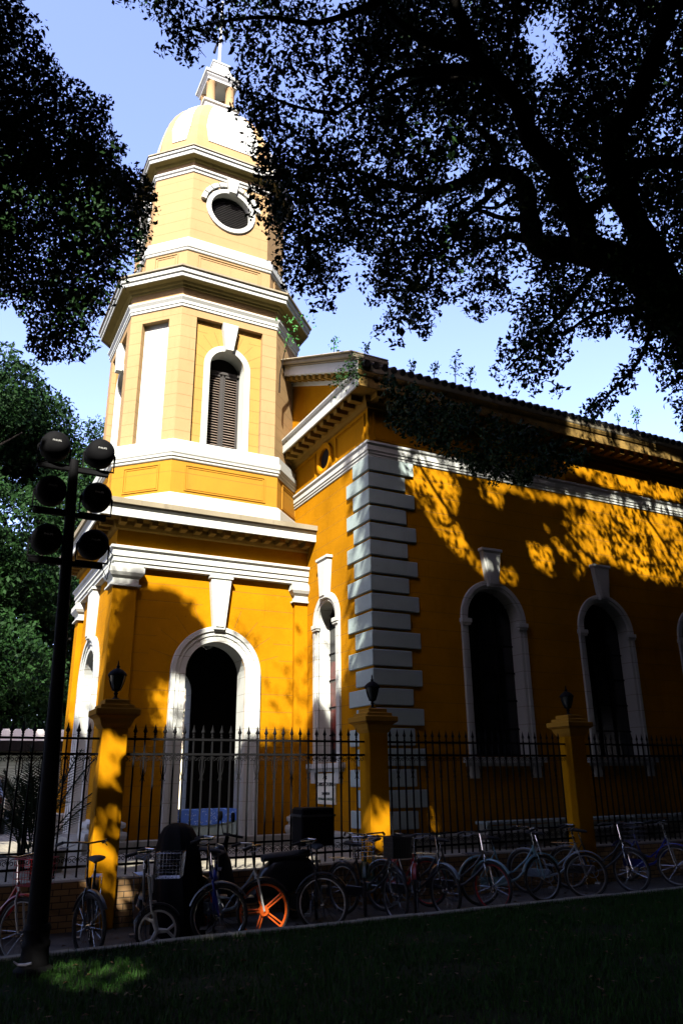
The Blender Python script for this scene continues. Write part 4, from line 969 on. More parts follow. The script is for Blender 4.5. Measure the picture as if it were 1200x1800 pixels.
# house glimpsed through the porch arches
hs = thing('house', 'pale house glimpsed through the far porch arch', 'house', (9, 40, YZ))
q = MB(); q.box(6.8, 16, 40, 48, YZ, 7); q.build('wall', stucco('pale house wall', (.62,.55,.38), .15), hs)
q = MB(); q.add([(6.4,39.6,7),(16.4,39.6,7),(16.4,48.4,7),(6.4,48.4,7),(8,44,9.5),(15,44,9.5)], [(0,1,5,4),(1,2,5),(2,3,4,5),(3,0,4),(0,3,2,1)]); q.build('roof', M['tile'], hs)
for k_ in range(3):
    q = MB(); q.box(7.6+k_*2.6, 8.7+k_*2.6, 39.93, 39.99, 2.2, 4.0); q.build('window', M['glass'], hs)

# ------------------------------------------------------------------ trees
def leaves(name, C_, size, mat, parent, jitter=None):
    """C_: (N,3) leaf centres, size: (N,) or float. Each leaf is a folded pointed blade of two quads"""
    N = len(C_); s_ = np.broadcast_to(np.asarray(size, float), (N,))*rng.uniform(.55, 1.4, N)
    d = rng.normal(size=(N,3)); d[:,2] -= .35; d /= np.linalg.norm(d, axis=1)[:,None]
    r = rng.normal(size=(N,3)); wv = np.cross(d, r); wv /= np.linalg.norm(wv, axis=1)[:,None]; nn = np.cross(d, wv)
    L = s_[:,None]*.5; Wd = s_[:,None]*.26
    a = C_-d*L; b_ = C_+d*L; l = C_+wv*Wd-d*L*.1+nn*Wd*.35; rr = C_-wv*Wd-d*L*.1+nn*Wd*.35
    V = np.stack([a, l, b_, rr], 1).reshape(-1, 3)
    if parent is not None: V = V-np.array(parent['_o'])
    me = bpy.data.meshes.new(name); me.vertices.add(4*N); me.vertices.foreach_set('co', V.reshape(-1).astype(np.float32))
    idx = (np.arange(N)[:,None]*4+np.array([[0,1,2,3]])).reshape(-1)
    me.loops.add(4*N); me.loops.foreach_set('vertex_index', idx); me.polygons.add(N); me.polygons.foreach_set('loop_start', np.arange(N)*4)
    me.materials.append(mat); me.update(calc_edges=True)
    o = bpy.data.objects.new(name, me); COL.objects.link(o)
    if parent is not None: o.parent = parent
    return o
def inpoly(x, y, poly):
    x = np.asarray(x); y = np.asarray(y); r = np.zeros(x.shape, bool); n = len(poly)
    for i in range(n):
        x1_, y1_ = poly[i]; x2_, y2_ = poly[(i+1) % n]
        c = ((y1_ > y) != (y2_ > y)) & (x < (x2_-x1_)*(y-y1_)/((y2_-y1_) or 1e-9)+x1_); r ^= c
    return r
def clumpify(C_, n, rad):
    "n leaves round every twig centre"
    P = np.repeat(C_, n, 0); rad = np.repeat(np.broadcast_to(rad, (len(C_),)), n)[:,None]
    d = rng.normal(size=P.shape); d /= np.linalg.norm(d, axis=1)[:,None]
    return P+d*rad*rng.uniform(.15, 1, (len(P),1))**.6*np.array([1,1,.75])
# where sun must reach (openings in the canopy), read off the church walls: image polygons of sunlit render
LIT = [[(700,770),(735,800),(790,815),(812,850),(803,900),(825,950),(870,1005),(850,1012),(790,960),(745,890),(700,850)],
       [(838,842),(890,858),(884,892),(845,882)],[(922,940),(972,952),(980,1012),(940,992)],
       [(980,900),(1040,882),(1100,882),(1210,912),(1210,1030),(1140,1012),(1065,982),(1045,1005),(1005,955)],
       [(985,780),(1060,800),(1210,850),(1210,880),(1060,850),(990,810)],
       [(700,770),(930,850),(1210,890),(1210,905),(930,870),(700,790)],
       [(950,900),(1000,960),(1040,1000),(1015,1010),(960,930)],
       [(700,1120),(740,1140),(800,1230),(770,1240),(690,1180)],
       [(752,1370),(775,1370),(778,1470),(752,1470)],
       [(735,672),(802,700),(802,716),(735,688)],
       [(925,712),(1200,790),(1200,820),(930,748)],
       [(868,970),(905,985),(915,1020),(885,1030)]]
TLIT = [(-200,-200),(560,-200),(640,760),(640,1300),(250,1300),(250,1180),(352,1180),(356,1090),(300,1030),(235,1020),(150,1300),(-200,1300)]
def blocks_light(C_):
    "True where a clump centre would throw shade on a wall that the photograph shows in sun"
    bad = np.zeros(len(C_), bool)
    t = (YW-.1-C_[:,1])/(-SUN[1]); H = C_-SUN*t[:,None]; ok = (H[:,0] > XG) & (H[:,2] < 11.2) & (H[:,2] > 0) & (t > 0)
    X_, Y_, _ = to_px(H)
    for p_ in LIT: bad |= ok & inpoly(X_, Y_, p_)
    t = (YC-HB-C_[:,1])/(-SUN[1]); H = C_-SUN*t[:,None]; ok2 = (H[:,0] < XG+.2) & (H[:,0] > 2.6) & (H[:,2] < 7.3) & (t > 0); X_, Y_, _ = to_px(H)
    bad |= ok2 & inpoly(X_, Y_, TLIT)
    ok3 = (H[:,2] >= 7.3) & (H[:,0] > 2.2) & (H[:,0] < XG+.6) & (t > 0); bad |= ok3
    t = (XG-C_[:,0])/(-SUN[0]); H = C_-SUN*t[:,None]; ok4 = (H[:,1] > YW) & (H[:,1] < YC-HB+.5) & (H[:,2] > 3.2) & (t > 0); bad |= ok4 & ((H[:,1] > 15.2) | (rng.uniform(size=len(C_)) < .8))
    t = (XC-HB-C_[:,0])/(-SUN[0]); H = C_-SUN*t[:,None]; ok5 = (H[:,1] > YC-HB+.3) & (H[:,1] < YC+HB+1) & (H[:,2] > 3.0) & (t > 0); bad |= ok5
    for zp, polys in ((0.04, GLIT), (YZ, YLIT)):
        t = (C_[:,2]-zp)/SUN[2]; H = C_-SUN*t[:,None]; X_, Y_, _ = to_px(H)
        for p_ in polys: bad |= (t > 0) & (H[:,1] > 4) & inpoly(X_, Y_, p_)
    for Yp, polys in ((FY-.18, FLIT), (9.4, BLIT)):
        t = (Yp-C_[:,1])/(-SUN[1]); H = C_-SUN*t[:,None]; okp = (t > 0) & (H[:,2] < 3) & (H[:,2] > -.2); X_, Y_, _ = to_px(H)
        for p_ in polys: bad |= okp & inpoly(X_, Y_, p_)
    return bad
GLIT = [[(40,1700),(120,1685),(250,1680),(270,1705),(210,1740),(90,1740)],[(330,1642),(430,1630),(432,1642),(330,1655)]]
YLIT = [[(210,1512),(430,1508),(560,1504),(560,1525),(420,1540),(210,1545)],[(-30,1480),(60,1478),(60,1500),(-30,1510)]]
FLIT = [[(170,1275),(216,1290),(213,1375),(166,1370)],[(135,1420),(230,1405),(225,1575),(132,1575)],[(635,1385),(705,1410),(705,1500),(635,1500)],[(195,1540),(245,1540),(245,1600),(195,1600)]]
BLIT = [[(240,1595),(296,1600),(296,1640),(240,1640)],[(440,1562),(508,1562),(508,1625),(440,1625)],[(365,1480),(385,1480),(385,1560),(365,1560)],[(30,1560),(60,1500),(110,1510),(60,1600)]]
CAN_A = [(-260,-260),(30,-60),(42,15),(75,30),(78,70),(95,85),(105,115),(130,135),(150,140),(165,165),(200,165),(200,200),(205,230),(225,262),(212,290),(245,282),(262,300),(272,330),(282,370),(276,400),(262,430),(240,480),(215,500),(200,530),(182,560),(160,590),(178,602),(170,628),(130,640),(90,643),(60,632),(42,610),(46,570),(20,545),(0,530),(-260,520)]
CAN_B = [(200,-60),(204,20),(230,52),(262,60),(270,88),(290,113),(330,121),(352,112),(360,72),(398,84),(408,100),(402,150),(408,195),(422,230),(428,262),(452,290),(432,325),(436,395),(450,430),(480,478),(500,510),(530,545),(560,552),(598,545),(600,515),(618,500),(634,515),(638,560),(660,598),(700,615),(745,620),(765,592),(780,562),(772,540),(800,530),(815,548),(835,565),(870,560),(893,545),(900,560),(880,585),(865,610),(855,645),(870,680),(900,698),(955,706),(1000,698),(1012,675),(990,645),(1035,600),(1085,590),(1125,605),(1140,640),(1165,700),(1180,730),(1195,760),(1500,800),(1500,-400),(200,-400)]
HOLES = [[(930,10),(965,35),(990,95),(1010,135),(975,120),(955,160),(935,110),(915,50)],[(590,440),(625,432),(640,475),(612,485),(596,465)],[(850,318),(885,330),(900,372),(870,392),(845,360)],[(895,460),(945,455),(930,500),(912,535),(890,505)],
         [(1045,378),(1090,368),(1095,425),(1060,425)],[(740,205),(785,230),(760,270),(745,250)],[(1015,608),(1135,600),(1165,690),(1190,740),(1130,765),(1020,702)]]
def carve(C_, which, holes=False):
    "keep clumps whose outline stays inside the canopy outline seen in the photograph, or that lie outside the frame"
    X_, Y_, Z_ = to_px(C_); out = (Z_ < .5) | (X_ < -60) | (X_ > 1260) | (Y_ < -60) | (Y_ > 1900)
    ins = np.zeros(len(C_), bool)
    for poly in which: ins |= inpoly(X_, Y_, poly) & (Z_ > 0)
    if holes:
        for hpoly in HOLES: ins &= ~inpoly(X_, Y_, hpoly)
    return ins | out, out
def sample_image(poly, n, d0, d1):
    xs = [p[0] for p in poly]; ys = [p[1] for p in poly]
    X_ = rng.uniform(max(min(xs), -150), min(max(xs), 1350), n*3); Y_ = rng.uniform(max(min(ys), -150), max(ys), n*3)
    k_ = inpoly(X_, Y_, poly)
    for hp in HOLES: k_ &= ~inpoly(X_, Y_, hp)
    X_, Y_ = X_[k_][:n], Y_[k_][:n]; D = rng.uniform(d0, d1, len(X_))
    return EYE+D[:,None]*((X_-600)[:,None]/F_PX*_r-(Y_-900)[:,None]/F_PX*_u+_f)
def shrink(C_, polys, px_r):
    "drop clump centres closer than px_r pixels to the canopy outline"
    X_, Y_, _ = to_px(C_); k_ = np.ones(len(C_), bool)
    for a in range(8):
        dx, dy = px_r*math.cos(a*PI/4), px_r*math.sin(a*PI/4); ii = np.zeros(len(C_), bool)
        for p_ in polys: ii |= inpoly(X_+dx, Y_+dy, p_)
        off = (X_+dx < 0) | (X_+dx > 1200) | (Y_+dy < 0)
        k_ &= ii | off
    return C_[k_]
def shade_clumps(n, src, y0_, y1_):
    "clumps placed up the sun's ray from wall points that the photograph shows in shade"
    t = (src[:,1]-rng.uniform(y0_, y1_, len(src)))/(-SUN[1]); return src+SUN*t[:,None]

# --- right-hand street tree
tr = thing('tree', 'large dark-leaved tree with sinuous black limbs overhanging from the right', 'tree', (9.6, 6.35, 0))
q = MB()
def limb(pts, r0, r1):
    P = [Vector(px(x, y, d)) for x, y, d in pts]
    # smooth by Catmull-Rom
    out = []
    for i in range(len(P)-1):
        p0, p1, p2, p3 = P[max(i-1,0)], P[i], P[i+1], P[min(i+2,len(P)-1)]
        for k_ in range(4):
            t = k_/4; out.append(.5*((2*p1)+(p2-p0)*t+(2*p0-5*p1+4*p2-p3)*t*t+(3*p1-p0-3*p2+p3)*t**3))
    out.append(P[-1]); n = len(out)
    q.tube(out, [(r0+(r1-r0)*(i/(n-1))**.8)*(1+.08*math.sin(i*1.3)) for i in range(n)], 12)
    return out
tp = Vector(px(1245, 625, 10.4))
q.tube([(9.6,6.35,-.05),(9.58,6.3,.4),(9.5,6.25,2.5),(9.3,6.2,4.8),tp,Vector(px(1195,555,10.4))], [.75,.5,.42,.36,.32,.27], 18)
LA = limb([(1225,600,10.4),(1175,535,10.4),(1115,478,10.3),(1062,447,10.2),(1030,432,10.1),(1020,390,10.0),(990,335,9.9),(985,300,9.8),(955,270,9.7),(928,235,9.6),(920,200,9.5),(893,160,9.4),(853,123,9.3),(833,90,9.2),(813,43,9.1),(800,10,9.0),(790,-60,8.9)], .25, .055)
LB = limb([(1215,580,10.4),(1165,480,10.2),(1117,393,10.0),(1090,330,9.9),(1076,273,9.8),(1078,240,9.7),(1108,200,9.6),(1133,140,9.5),(1153,83,9.4),(1170,33,9.3),(1185,-60,9.2)], .20, .085)
LC = limb([(1050,445,10.2),(1000,440,10.3),(945,430,10.4),(930,385,10.5),(924,335,10.5),(900,307,10.6),(850,303,10.7),(808,322,10.8),(765,335,11),(700,330,11.2)], .20, .05)
limb([(884,303,10.6),(868,293,10.6),(878,265,10.6),(853,238,10.6),(827,212,10.7),(800,190,10.8)], .08, .03)
limb([(838,125,9.3),(800,123,9.4),(730,127,9.5),(695,133,9.7),(640,170,10),(590,200,10.3)], .09, .02)
limb([(826,80,9.2),(783,82,9.3),(727,58,9.4),(690,30,9.5),(673,0,9.6),(660,-60,9.7)], .08, .03)
limb([(853,123,9.3),(793,140,9.6),(735,143,9.8),(690,162,10),(653,178,10.2)], .06, .02)
limb([(1148,546,10.3),(1143,579,10.3),(1129,621,10.4),(1104,658,10.5),(1075,687,10.6),(1048,714,10.7)], .045, .012)
limb([(1150,528,10.4),(1117,546,10.6),(1075,546,10.8),(1030,560,11),(990,590,11.2)], .06, .02)
limb([(1060,450,10.2),(1010,520,10.4),(960,580,10.6),(920,620,10.8),(890,650,11)], .05, .012)
limb([(930,385,10.5),(880,383,10.6),(840,370,10.8),(800,380,11)], .05, .015); limb([(905,345,10.5),(870,365,10.7),(838,362,10.9)], .04, .012)
limb([(945,430,10.4),(900,415,10.6),(850,430,10.8),(790,460,11.1)], .07, .015); limb([(900,307,10.6),(800,400,11),(740,480,11.4),(690,540,11.6)], .045, .01)
limb([(1080,330,9.9),(1120,290,10.2),(1200,285,10.4),(1260,280,10.5)], .10, .06); limb([(1090,350,9.9),(1120,310,10),(1130,285,10.1)], .05,.04)
limb([(1033,370,10),(1060,350,10),(1085,350,9.9)], .07, .06)
limb([(765,335,11),(700,380,11.2),(640,370,11.4),(560,350,11.6)], .05, .01); limb([(700,330,11.2),(620,300,11.4),(540,300,11.6),(480,280,11.8)], .045, .01)
limb([(590,200,10.3),(530,190,10.6),(470,170,10.9),(430,160,11.2)], .03, .008); limb([(673,0,9.6),(560,40,9.9),(470,30,10.2),(380,40,10.5),(300,60,10.7)], .05, .008)
tro = q.build('trunk', M['bark'], tr, smooth=True)
# twigs
q = MB()
Ctw = shrink(sample_image(CAN_B, 420, 9.2, 12), [CAN_B], 28)
for p in Ctw:
    d = rng.normal(size=3)*.17; d[2] *= .6; m_ = p+d*.5+rng.normal(size=3)*.06; q.tube([p, m_, p+d], [.012,.008,.003], 4, False)
q.build('twigs', M['bark'], tr)['kind'] = 'stuff'
# crown seen in the frame
def big_clumps(n, poly, d0, d1, rpx):
    c = sample_image(poly, n, d0, d1); c = shrink(c, [poly], rpx); return c[~(blocks_light(c) & (rng.uniform(size=len(c)) < .93))]
c1 = big_clumps(760, CAN_B, 9.6, 12.2, 26)      # bough-sized clusters
pts = clumpify(c1, 16, .42); k_, o_ = carve(pts, [CAN_B, CAN_A]); pts = pts[k_]
lv = clumpify(pts, 9, .16); k_, o_ = carve(lv, [CAN_B, CAN_A]); lv1 = lv[k_]; k_, _ = carve(lv1, [CAN_B, CAN_A], True); lv1 = lv1[k_ | (rng.uniform(size=len(lv1)) < .35)]
c2_ = np.concatenate([big_clumps(1700, CAN_B, 9.4, 12.6, 7)]+[np.array([px(x+rng.normal()*7, y+rng.normal()*7, 10.5+rng.normal()*.1) for _ in range(5)]) for x, y in [(1140,585),(1128,622),(1115,645),(1100,662),(1085,680),(1065,700),(1052,712),(1040,722)]]); lv2 = clumpify(c2_, 16, .13)
# unseen clumps added to the crown above the street to shade wall and pavement
def wallpts(n):
    X_ = rng.uniform(XG, 20, n); Z_ = rng.uniform(.3, 10.6, n); return np.c_[X_, np.full(n, YW-.1), Z_]
def in_any(P, polys):
    X_, Y_, _ = to_px(P); r = np.zeros(len(P), bool)
    for p_ in polys: r |= inpoly(X_, Y_, p_)
    return r
def shaders(src, t0, t1, nmax, which):
    "clumps up the sun's ray from points that stand in shade; only out of frame or inside a crown"
    C_ = src+SUN*rng.uniform(t0, t1, len(src))[:,None]
    C_ = C_[(C_[:,2] > 6.5) & (C_[:,1] < 12.2) & (C_[:,2] < 21)]; C_ = C_[~blocks_light(C_)]; k_, o_ = carve(C_, []); return C_[o_][:nmax]
def fill(C_, n, rad, clean=True):
    P = clumpify(C_, n, rad)
    if clean: P = P[~(blocks_light(P) & (rng.uniform(size=len(P)) < .975))]
    k_, o_ = carve(P, []); return P[o_]
wp_ = wallpts(30000); wp_ = wp_[~in_any(wp_, LIT)]
sA = shaders(wp_, 5.5, 22, 9000, None)
n_ = 9000; fp = np.c_[rng.uniform(-2, 18, n_), np.full(n_, FY-.2), rng.uniform(-.2, 3.4, n_)]; fp2 = np.c_[np.repeat([2.3,6.5,10.78], 2500)+rng.uniform(-.35,.35,7500), np.full(7500, FY-.2), rng.uniform(-.2, 3.4, 7500)]; fp = np.concatenate([fp, fp2]); rng.shuffle(fp); fp = fp[~in_any(fp, FLIT)]
bp_ = np.c_[rng.uniform(-2, 18, n_), np.full(n_, 9.4), rng.uniform(-.2, 1.4, n_)]; bp_ = bp_[~in_any(bp_, BLIT)]
gp_ = np.c_[rng.uniform(-4, 18, n_), rng.uniform(-2, 9, n_), np.zeros(n_)]; gp_ = gp_[~in_any(gp_, GLIT)]
tp_ = np.c_[rng.uniform(6, 10, 2500), rng.uniform(5, 7.5, 2500), rng.uniform(1, 11, 2500)]
sB = np.concatenate([shaders(fp, 9, 20, 6500, None), shaders(bp_, 9, 18, 2600, None), shaders(gp_, 10, 20, 3500, None), shaders(tp_, 2, 9, 1200, None)])
sC = shaders(np.repeat(c1, 6, 0)+rng.normal(size=(len(c1)*6,3))*.5, 2.0, 9, 4000, None)
cp_ = np.c_[np.repeat([2.3,6.5,10.78], 500)+rng.uniform(-.35,.35,1500), np.full(1500, FY)+rng.uniform(-.3,.2,1500), rng.uniform(2.4, 3.3, 1500)]+SUN*rng.uniform(8, 15, 1500)[:,None]
k_, o_ = carve(cp_, []); capsh = cp_[o_]; lvcap = clumpify(capsh, 4, .2)  # clumps added out of view to shade the pillar caps
lv3 = fill(sA, 10, .42); lv4 = fill(np.concatenate([sB, sC]), 10, .5)
ng = 46000; gc = np.c_[rng.uniform(-9, 36, ng), rng.uniform(-10, 14.5, ng), rng.uniform(8.5, 25, ng)]; gc = gc[(gc[:,1] < 12.6) | (gc[:,2] > 11.8)]
gc = gc[(gc[:,0] > 3) | (gc[:,1] < 4)]; k_, o_ = carve(gc, []); gc = gc[o_ & ~blocks_light(gc)]; lv5 = fill(gc, 10, .8)
leaves('crown', np.concatenate([lv1, lv2]), .078, M['leaf'], tr)
def dapples(P, t0, t1, n, rad, per, size, nm):
    C_ = P+SUN*rng.uniform(t0, t1, len(P))[:,None]; C_ = C_[(C_[:,2] > 8)]; k_, o_ = carve(C_, [CAN_B]); C_ = C_[k_][:n]; L_ = clumpify(C_, per, rad); k_, o_ = carve(L_, [CAN_B]); L_ = L_[k_]
    leaves(nm, L_, size, M['leaf'], tr)['kind'] = 'stuff'; print(nm, len(L_))
wl = wallpts(40000); wl = wl[in_any(wl, LIT)]; dapples(wl, 6, 13, 230, .3, 15, .16, 'dapple_fill')  # leaf clumps added in the sun openings to break the light into dapples
gl_ = np.c_[rng.uniform(-1, 4, 3000), rng.uniform(5, 9, 3000), np.full(3000, .04)]; gl_ = gl_[in_any(gl_, GLIT)]; dapples(gl_, 13, 18, 60, .25, 9, .15, 'dapple_fill')
q = MB()
for pts_, r0_, r1_ in (([(735,815),(775,880),(822,940),(870,1000),(905,1040)], .05, .03), ([(790,905),(812,925),(850,925)], .02, .01), ([(955,880),(985,925),(1030,975),(1100,1020),(1160,1080)], .055, .03), ([(1105,870),(1150,930),(1185,985),(1220,1050)], .06, .03), ([(1130,900),(1120,960)], .02, .01), ([(1020,885),(1060,950),(1090,990)], .022, .012), ([(700,800),(722,850),(735,915)], .02, .012), ([(745,880),(700,840),(650,800)], .015, .01)):
    P_ = []
    for i_, (x, y) in enumerate(pts_):
        d = (x-600)/F_PX*_r-(y-900)/F_PX*_u+_f; W_ = EYE+d*(YW/d[1]); P_.append(Vector(W_+SUN*(8.4+.25*i_)))
    q.tube(P_, [r0_+(r1_-r0_)*i_/(len(P_)-1) for i_ in range(len(P_))], 8)
q.build('overhead_limbs', M['bark'], tr, smooth=True)['kind'] = 'stuff'
# foliage drooping in front of the side eaves
CAN_C = [(668,652),(720,668),(800,700),(900,735),(1000,770),(1050,800),(1000,835),(940,850),(880,862),(835,848),(800,815),(745,792),(700,765),(668,740)]
cc_ = sample_image(CAN_C, 420, 12.6, 14.6); cc_ = shrink(cc_, [CAN_C], 8); cc_ = cc_[(cc_[:,1] < 13.1)]; lc = clumpify(cc_, 18, .16)
leaves('crown_drooping', lc, .085, M['leaf'], tr)
cs_ = np.repeat(cc_, 10, 0)+rng.normal(size=(len(cc_)*10,3))*.3; cs_ = cs_+SUN*rng.uniform(9, 20, len(cs_))[:,None]; k_, o_ = carve(cs_, []); lcs = clumpify(cs_[o_][:1200], 10, .35); leaves('droop_shade_fill', lcs, .2, M['leaf'], tr)  # unseen clumps added up the sun's ray to shade the drooping foliage
leaves('crown_shade_fill', np.concatenate([lv3, lv4, lvcap]), .24, M['leaf'], tr)  # unseen clumps added to shade wall, fence, street and the visible crown
leaves('sky_shade_fill', lv5, .36, M['leaf'], tr)  # unseen foliage volume added to cut sky light over the street
fi = sample_image(CAN_B, 3200, 11.6, 21); fi = shrink(fi, [CAN_B], 16); fi = fi[(fi[:,2] > 11.2+.45*np.maximum(fi[:,1]-13, 0)) & ((fi[:,0] > 8.5) | (fi[:,1] < 12.5))]; fi = fi[(fi[:,2] < 21) & (fi[:,1] < 16)]; fi = fi[~blocks_light(fi)]; lv6 = clumpify(fi, 16, .3); k_, o_ = carve(lv6, [CAN_B]); lv6 = lv6[k_ & ~blocks_light(lv6)]
leaves('roof_sky_fill', lv6, .11, M['leaf'], tr); print('roofside', len(lv6))  # leaves added behind the visible crown to cut sky light from overhead
print('leaves B', len(lv1), len(lv2), len(lv3), len(lv4), len(lv5))
# --- left tree
tl = thing('tree', 'dense dark tree hanging in from the upper left corner', 'tree', (-5.5, 8.5, 0))
q = MB(); q.tube([(-5.5,8.5,-.05),(-5.45,8.5,.5),(-5.3,8.6,3),(-4.8,8.8,5.5),(-3.8,9.0,7.8),(-2.6,9.3,9.8),(-1.2,9.6,11.5)], [.6,.45,.4,.36,.28,.18,.08], 16)
q.tube([(-4.4,8.9,6.6),(-2.9,8.9,7.6),(-1.4,9.1,8.2),(0,9.3,8.6)], [.2,.13,.08,.04], 10); q.tube([(-3.4,9.1,8.6),(-3.2,7.8,11),(-3,7,13)], [.2,.12,.05], 10)
q.build('trunk', M['bark'], tl, smooth=True)
ca = sample_image(CAN_A, 700, 8.6, 11.8); ca = shrink(ca, [CAN_A], 24); ca = ca[~(blocks_light(ca) & (rng.uniform(size=len(ca)) < .7))]
pts = clumpify(ca, 16, .34); k_, o_ = carve(pts, [CAN_A, CAN_B]); lva = clumpify(pts[k_], 9, .13); k_, o_ = carve(lva, [CAN_A, CAN_B]); lva = lva[k_]
cb = sample_image(CAN_A, 900, 8.4, 12); cb = shrink(cb, [CAN_A], 5); lvb = clumpify(cb, 14, .11)
leaves('crown', np.concatenate([lva, lvb]), .062, M['leafA'], tl)
tw_ = []
for _ in range(9000):
    X_, Z_ = rng.uniform(2.6, 8.2), rng.uniform(.3, 7.0)
    tw_.append((X_, YC-HB, Z_))
tw_ = np.array(tw_); x_, y_, _ = to_px(tw_); sh = ~inpoly(x_, y_, TLIT)
scA = shaders(np.repeat(tw_[sh], 2, 0), 9, 22, 2600, None); lvc = fill(scA, 12, .34)
gw = np.c_[np.full(4000, XG), rng.uniform(YW, 17, 4000), rng.uniform(.3, 3.5, 4000)]; lvd = fill(shaders(gw, 8, 20, 800, None), 12, .4)
caS = shaders(np.repeat(ca, 5, 0)+rng.normal(size=(len(ca)*5,3))*.4, 1.0, 7, 2200, None); lvd = np.concatenate([lvd, fill(caS, 12, .4)])
gl = np.c_[rng.uniform(-9, -2, 2500), rng.uniform(4, 12, 2500), rng.uniform(7, 13, 2500)]; k_, o_ = carve(gl, []); gl = gl[o_ & ~blocks_light(gl)][:200]; lve = clumpify(gl, 14, .45)
leaves('crown_shade_fill', np.concatenate([lvc, lvd, lve]), .20, M['leafA'], tl)  # unseen clumps added to shade tower foot, gable foot and the visible crown
gq = np.c_[rng.uniform(-13, -2, 14000), rng.uniform(-1, 13.5, 14000), rng.uniform(5.5, 21, 14000)]; k_, o_ = carve(gq, []); gq = gq[o_ & ~blocks_light(gq)]; lvf = fill(gq, 10, .8); leaves('sky_shade_fill', lvf, .36, M['leafA'], tl)  # unseen foliage volume added to block the sky on the left
print('leaves A', len(lva), len(lvb), len(lvc), len(lvd), len(lve))
# --- unseen trees added across the street, behind the viewer, to keep it in shade
def far_tree(name, base, H, R, n, size, mat, label, group=None, trunk_r=.3, zlo=.3, lobes=14, check=False, cat='tree'):
    t_ = thing(name, label, cat, base, group); bx, by, bz = base
    q = MB(); q.tube([(bx,by,bz-.1),(bx+.1,by,bz+H*.25),(bx-.1,by+.1,bz+H*.5),(bx,by,bz+H*.8)], [trunk_r,trunk_r*.8,trunk_r*.55,.08], 10)
    for k_ in range(7):
        a = k_*2.4; q.tube([(bx,by,bz+H*(.25+.06*k_)),(bx+R*.35*math.cos(a),by+R*.35*math.sin(a),bz+H*(.38+.07*k_)),(bx+R*.75*math.cos(a),by+R*.75*math.sin(a),bz+H*(.45+.07*k_))], [trunk_r*.5,trunk_r*.3,.03], 7)
    q.build('trunk', M['bark'], t_, smooth=True)
    lob = []
    for k_ in range(lobes):
        zf = rng.uniform(zlo, .92); rr = R*math.sqrt(max(1-((zf-.55)/.5)**2, .1))*rng.uniform(.35, .85); a = rng.uniform(0, 2*PI)
        lob.append((bx+rr*math.cos(a), by+rr*math.sin(a), bz+H*zf, R*rng.uniform(.28, .5)))
    lob = np.array(lob); idx = rng.integers(0, len(lob), n); c = lob[idx,:3]; rad = lob[idx,3]
    d = rng.normal(size=(n,3)); d /= np.linalg.norm(d, axis=1)[:,None]; d[:,2] *= .75
    tw = c+d*(rad*rng.uniform(.55, 1.0, n)**.5)[:,None]
    if check: tw = tw[~blocks_light(tw)]; k_, o_ = carve(tw, []); tw = tw[o_]
    lv_ = clumpify(tw, 14, size*2.2)
    if check: lv_ = lv_[~blocks_light(lv_)]
    leaves('crown', lv_, size, mat, t_); return t_
for (bx, by, H, R, lb_) in ((-14,-17,12,6,'unseen far tree added for shade at the left end of the row behind the lawn'),(-4,-20,12,6,'unseen far tree added for shade in the row behind the lawn, left of its middle'),(6,-21,12,6,'unseen far tree added for shade in the middle of the row behind the lawn'),(16,-19,12,6,'unseen far tree added for shade in the row behind the lawn, right of its middle'),(26,-18,12,6,'unseen far tree added for shade at the right end of the row behind the lawn'),(-9.5,6.5,8,4.2,'small unseen tree added for shade on the lawn just left of the view'),(31,8,15,7,'unseen dark tree added for shade down the street beyond the right edge'),(27,-8,15,7,'unseen dark tree added for shade across the lawn far to the right'),(-9,-7,13,6,'unseen dark tree added for shade across the street behind the viewer, at left'),(1.5,-9,14,6.5,'unseen dark tree added for shade across the street straight behind the viewer'),(11,-8,14,6.5,'unseen dark tree added for shade across the street behind the viewer, at right'),(22,0,14,7,'unseen dark tree added for shade on the lawn beyond the right edge')):
    far_tree('tree', (bx,by,0), H, R, 5200, .42, M['leafdark'], lb_, 'unseen trees added round the lawn for shade', .35, .04, 34, True)
# --- background trees beyond the church
for i, (bx, by, H, R, lb_) in enumerate(((-2.0,36,19.8,6.0,'tall green tree at the left edge beyond the fence'),(3.4,38,20.0,5.0,'tall sunlit green tree close behind the church tower'),(.6,33,12.5,4.2,'lower green tree with rounded crown above the garage'),(7.5,42,15,5,'green tree hidden mostly behind the porch'),(-9,40,16,6,'green tree beyond the left edge of the churchyard'))):
    far_tree('tree', (bx,by,YZ), H, R, 8500, .20, M['leafB'], lb_, 'green trees beyond the churchyard', .3, .10, 46)

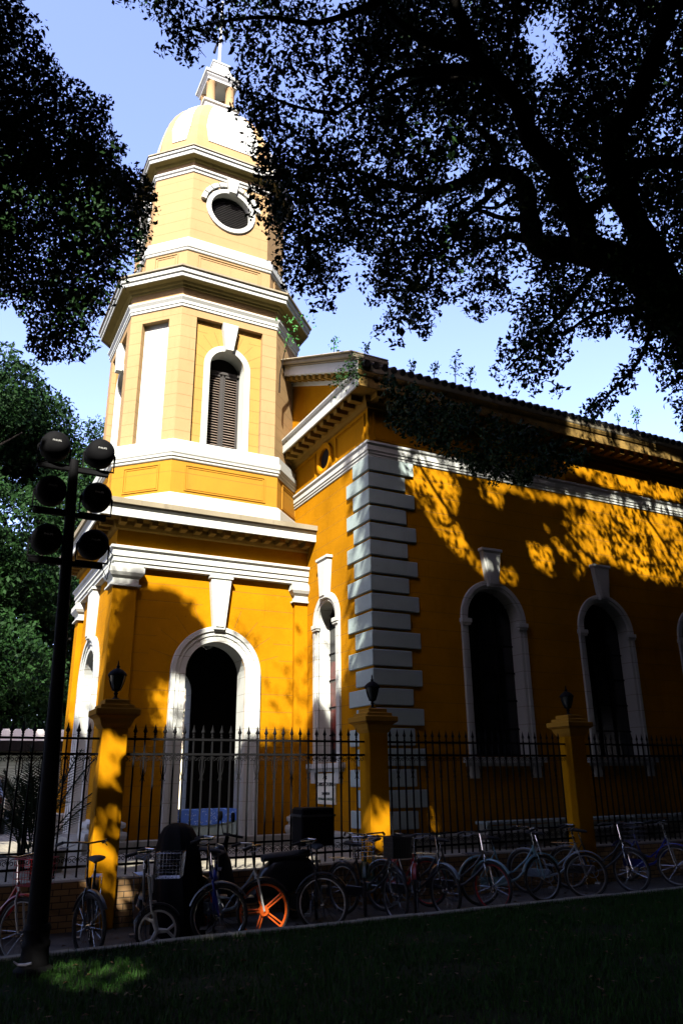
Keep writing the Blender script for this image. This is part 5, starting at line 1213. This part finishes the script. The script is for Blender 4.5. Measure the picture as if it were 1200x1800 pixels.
# ------------------------------------------------------------------ sprigs growing on the roof
def sprig(x, y, z, h, lab, n=9, lean=0):
    q = MB(); top = (x+lean, y, z+h); q.tube([(x,y,z-.1),(x+lean*.3,y,z+h*.6),top], [.012,.008,.003], 5)
    o = thing('roof_weed', lab, 'plant', (x, y, z), 'weeds sprouting on the roof'); q.build('stem', M['bark'], o)
    C_ = []
    for k_ in range(n):
        t = .25+.75*k_/n; a = k_*2.4; l_ = .22*h*(1.3-t)+.05
        for j in range(5): C_.append((x+lean*t+math.cos(a)*l_*(j+1)/5+rng.normal()*.02, y+math.sin(a)*l_*(j+1)/5, z+h*t+rng.normal()*.03+.03*j))
    leaves('foliage', np.array(C_), .085, M['sprig'], o)
def at_x(x, y, Xv):
    d = (x-600)/F_PX*_r-(y-900)/F_PX*_u+_f; t = Xv/d[0]; return EYE+d*t
def at_y(x, y, Yv):
    d = (x-600)/F_PX*_r-(y-900)/F_PX*_u+_f; t = Yv/d[1]; return EYE+d*t
for (x, y, h, mode, lab, n) in ((586,622,.42,'g','small leafy weed on the raking cornice near the tower',9),(640,624,.24,'g','low leafy weed at the peak corner of the gable cornice',6),(722,655,.25,'s','bright green weed at the near end of the eaves',8),(762,668,.45,'s','spreading weed on the eaves just past the bright one',12),(800,672,.75,'s','tall three-branched weed on the eaves',16),(826,680,.5,'s','weed leaning beside the tall three-branched one',12),(1118,752,.55,'s','lone feathery weed on the far eaves',14),(1085,742,.15,'s','tiny weed on the far eaves',5)):
    p = at_x(x, y, XG-.5) if mode == 'g' else at_y(x, y, YW-.5); sprig(p[0], p[1], p[2], h, lab, n, .08)
# climbing plant at the belfry corner
o = thing('climbing_plant', 'thin climber rising beside the belfry corner above the gable', 'plant', (7.2, 17.0, 10.3))
q = MB(); P_ = [at_y(x, y, 17.0) for x, y in ((491,690),(492,660),(500,620),(508,590),(525,570))]; q.tube(P_, [.02,.018,.014,.010,.004], 5); q.build('stem', M['bark'], o)
C_ = np.array([at_y(x+rng.normal()*9, y+rng.normal()*7, 16.9+rng.normal()*.1) for x, y in [(508,585),(520,572),(535,560),(542,565),(500,560),(512,600)] for _ in range(14)]); leaves('foliage', C_, .10, M['sprig'], o)
# ivy hanging at the gable corner
C_ = np.array([at_x(x+rng.normal()*7, y+rng.normal()*9, XG-.66) for x, y in [(622,652),(612,655),(600,662),(592,668),(618,640),(626,640),(630,660)] for _ in range(60)])
o = leaves('ivy', C_, .07, M['leaf'], None); tag(o, 'dark ivy tuft hanging on the cornice corner of the gable', 'plant')

for o in list(bpy.data.objects):
    if '_o' in o: del o['_o']
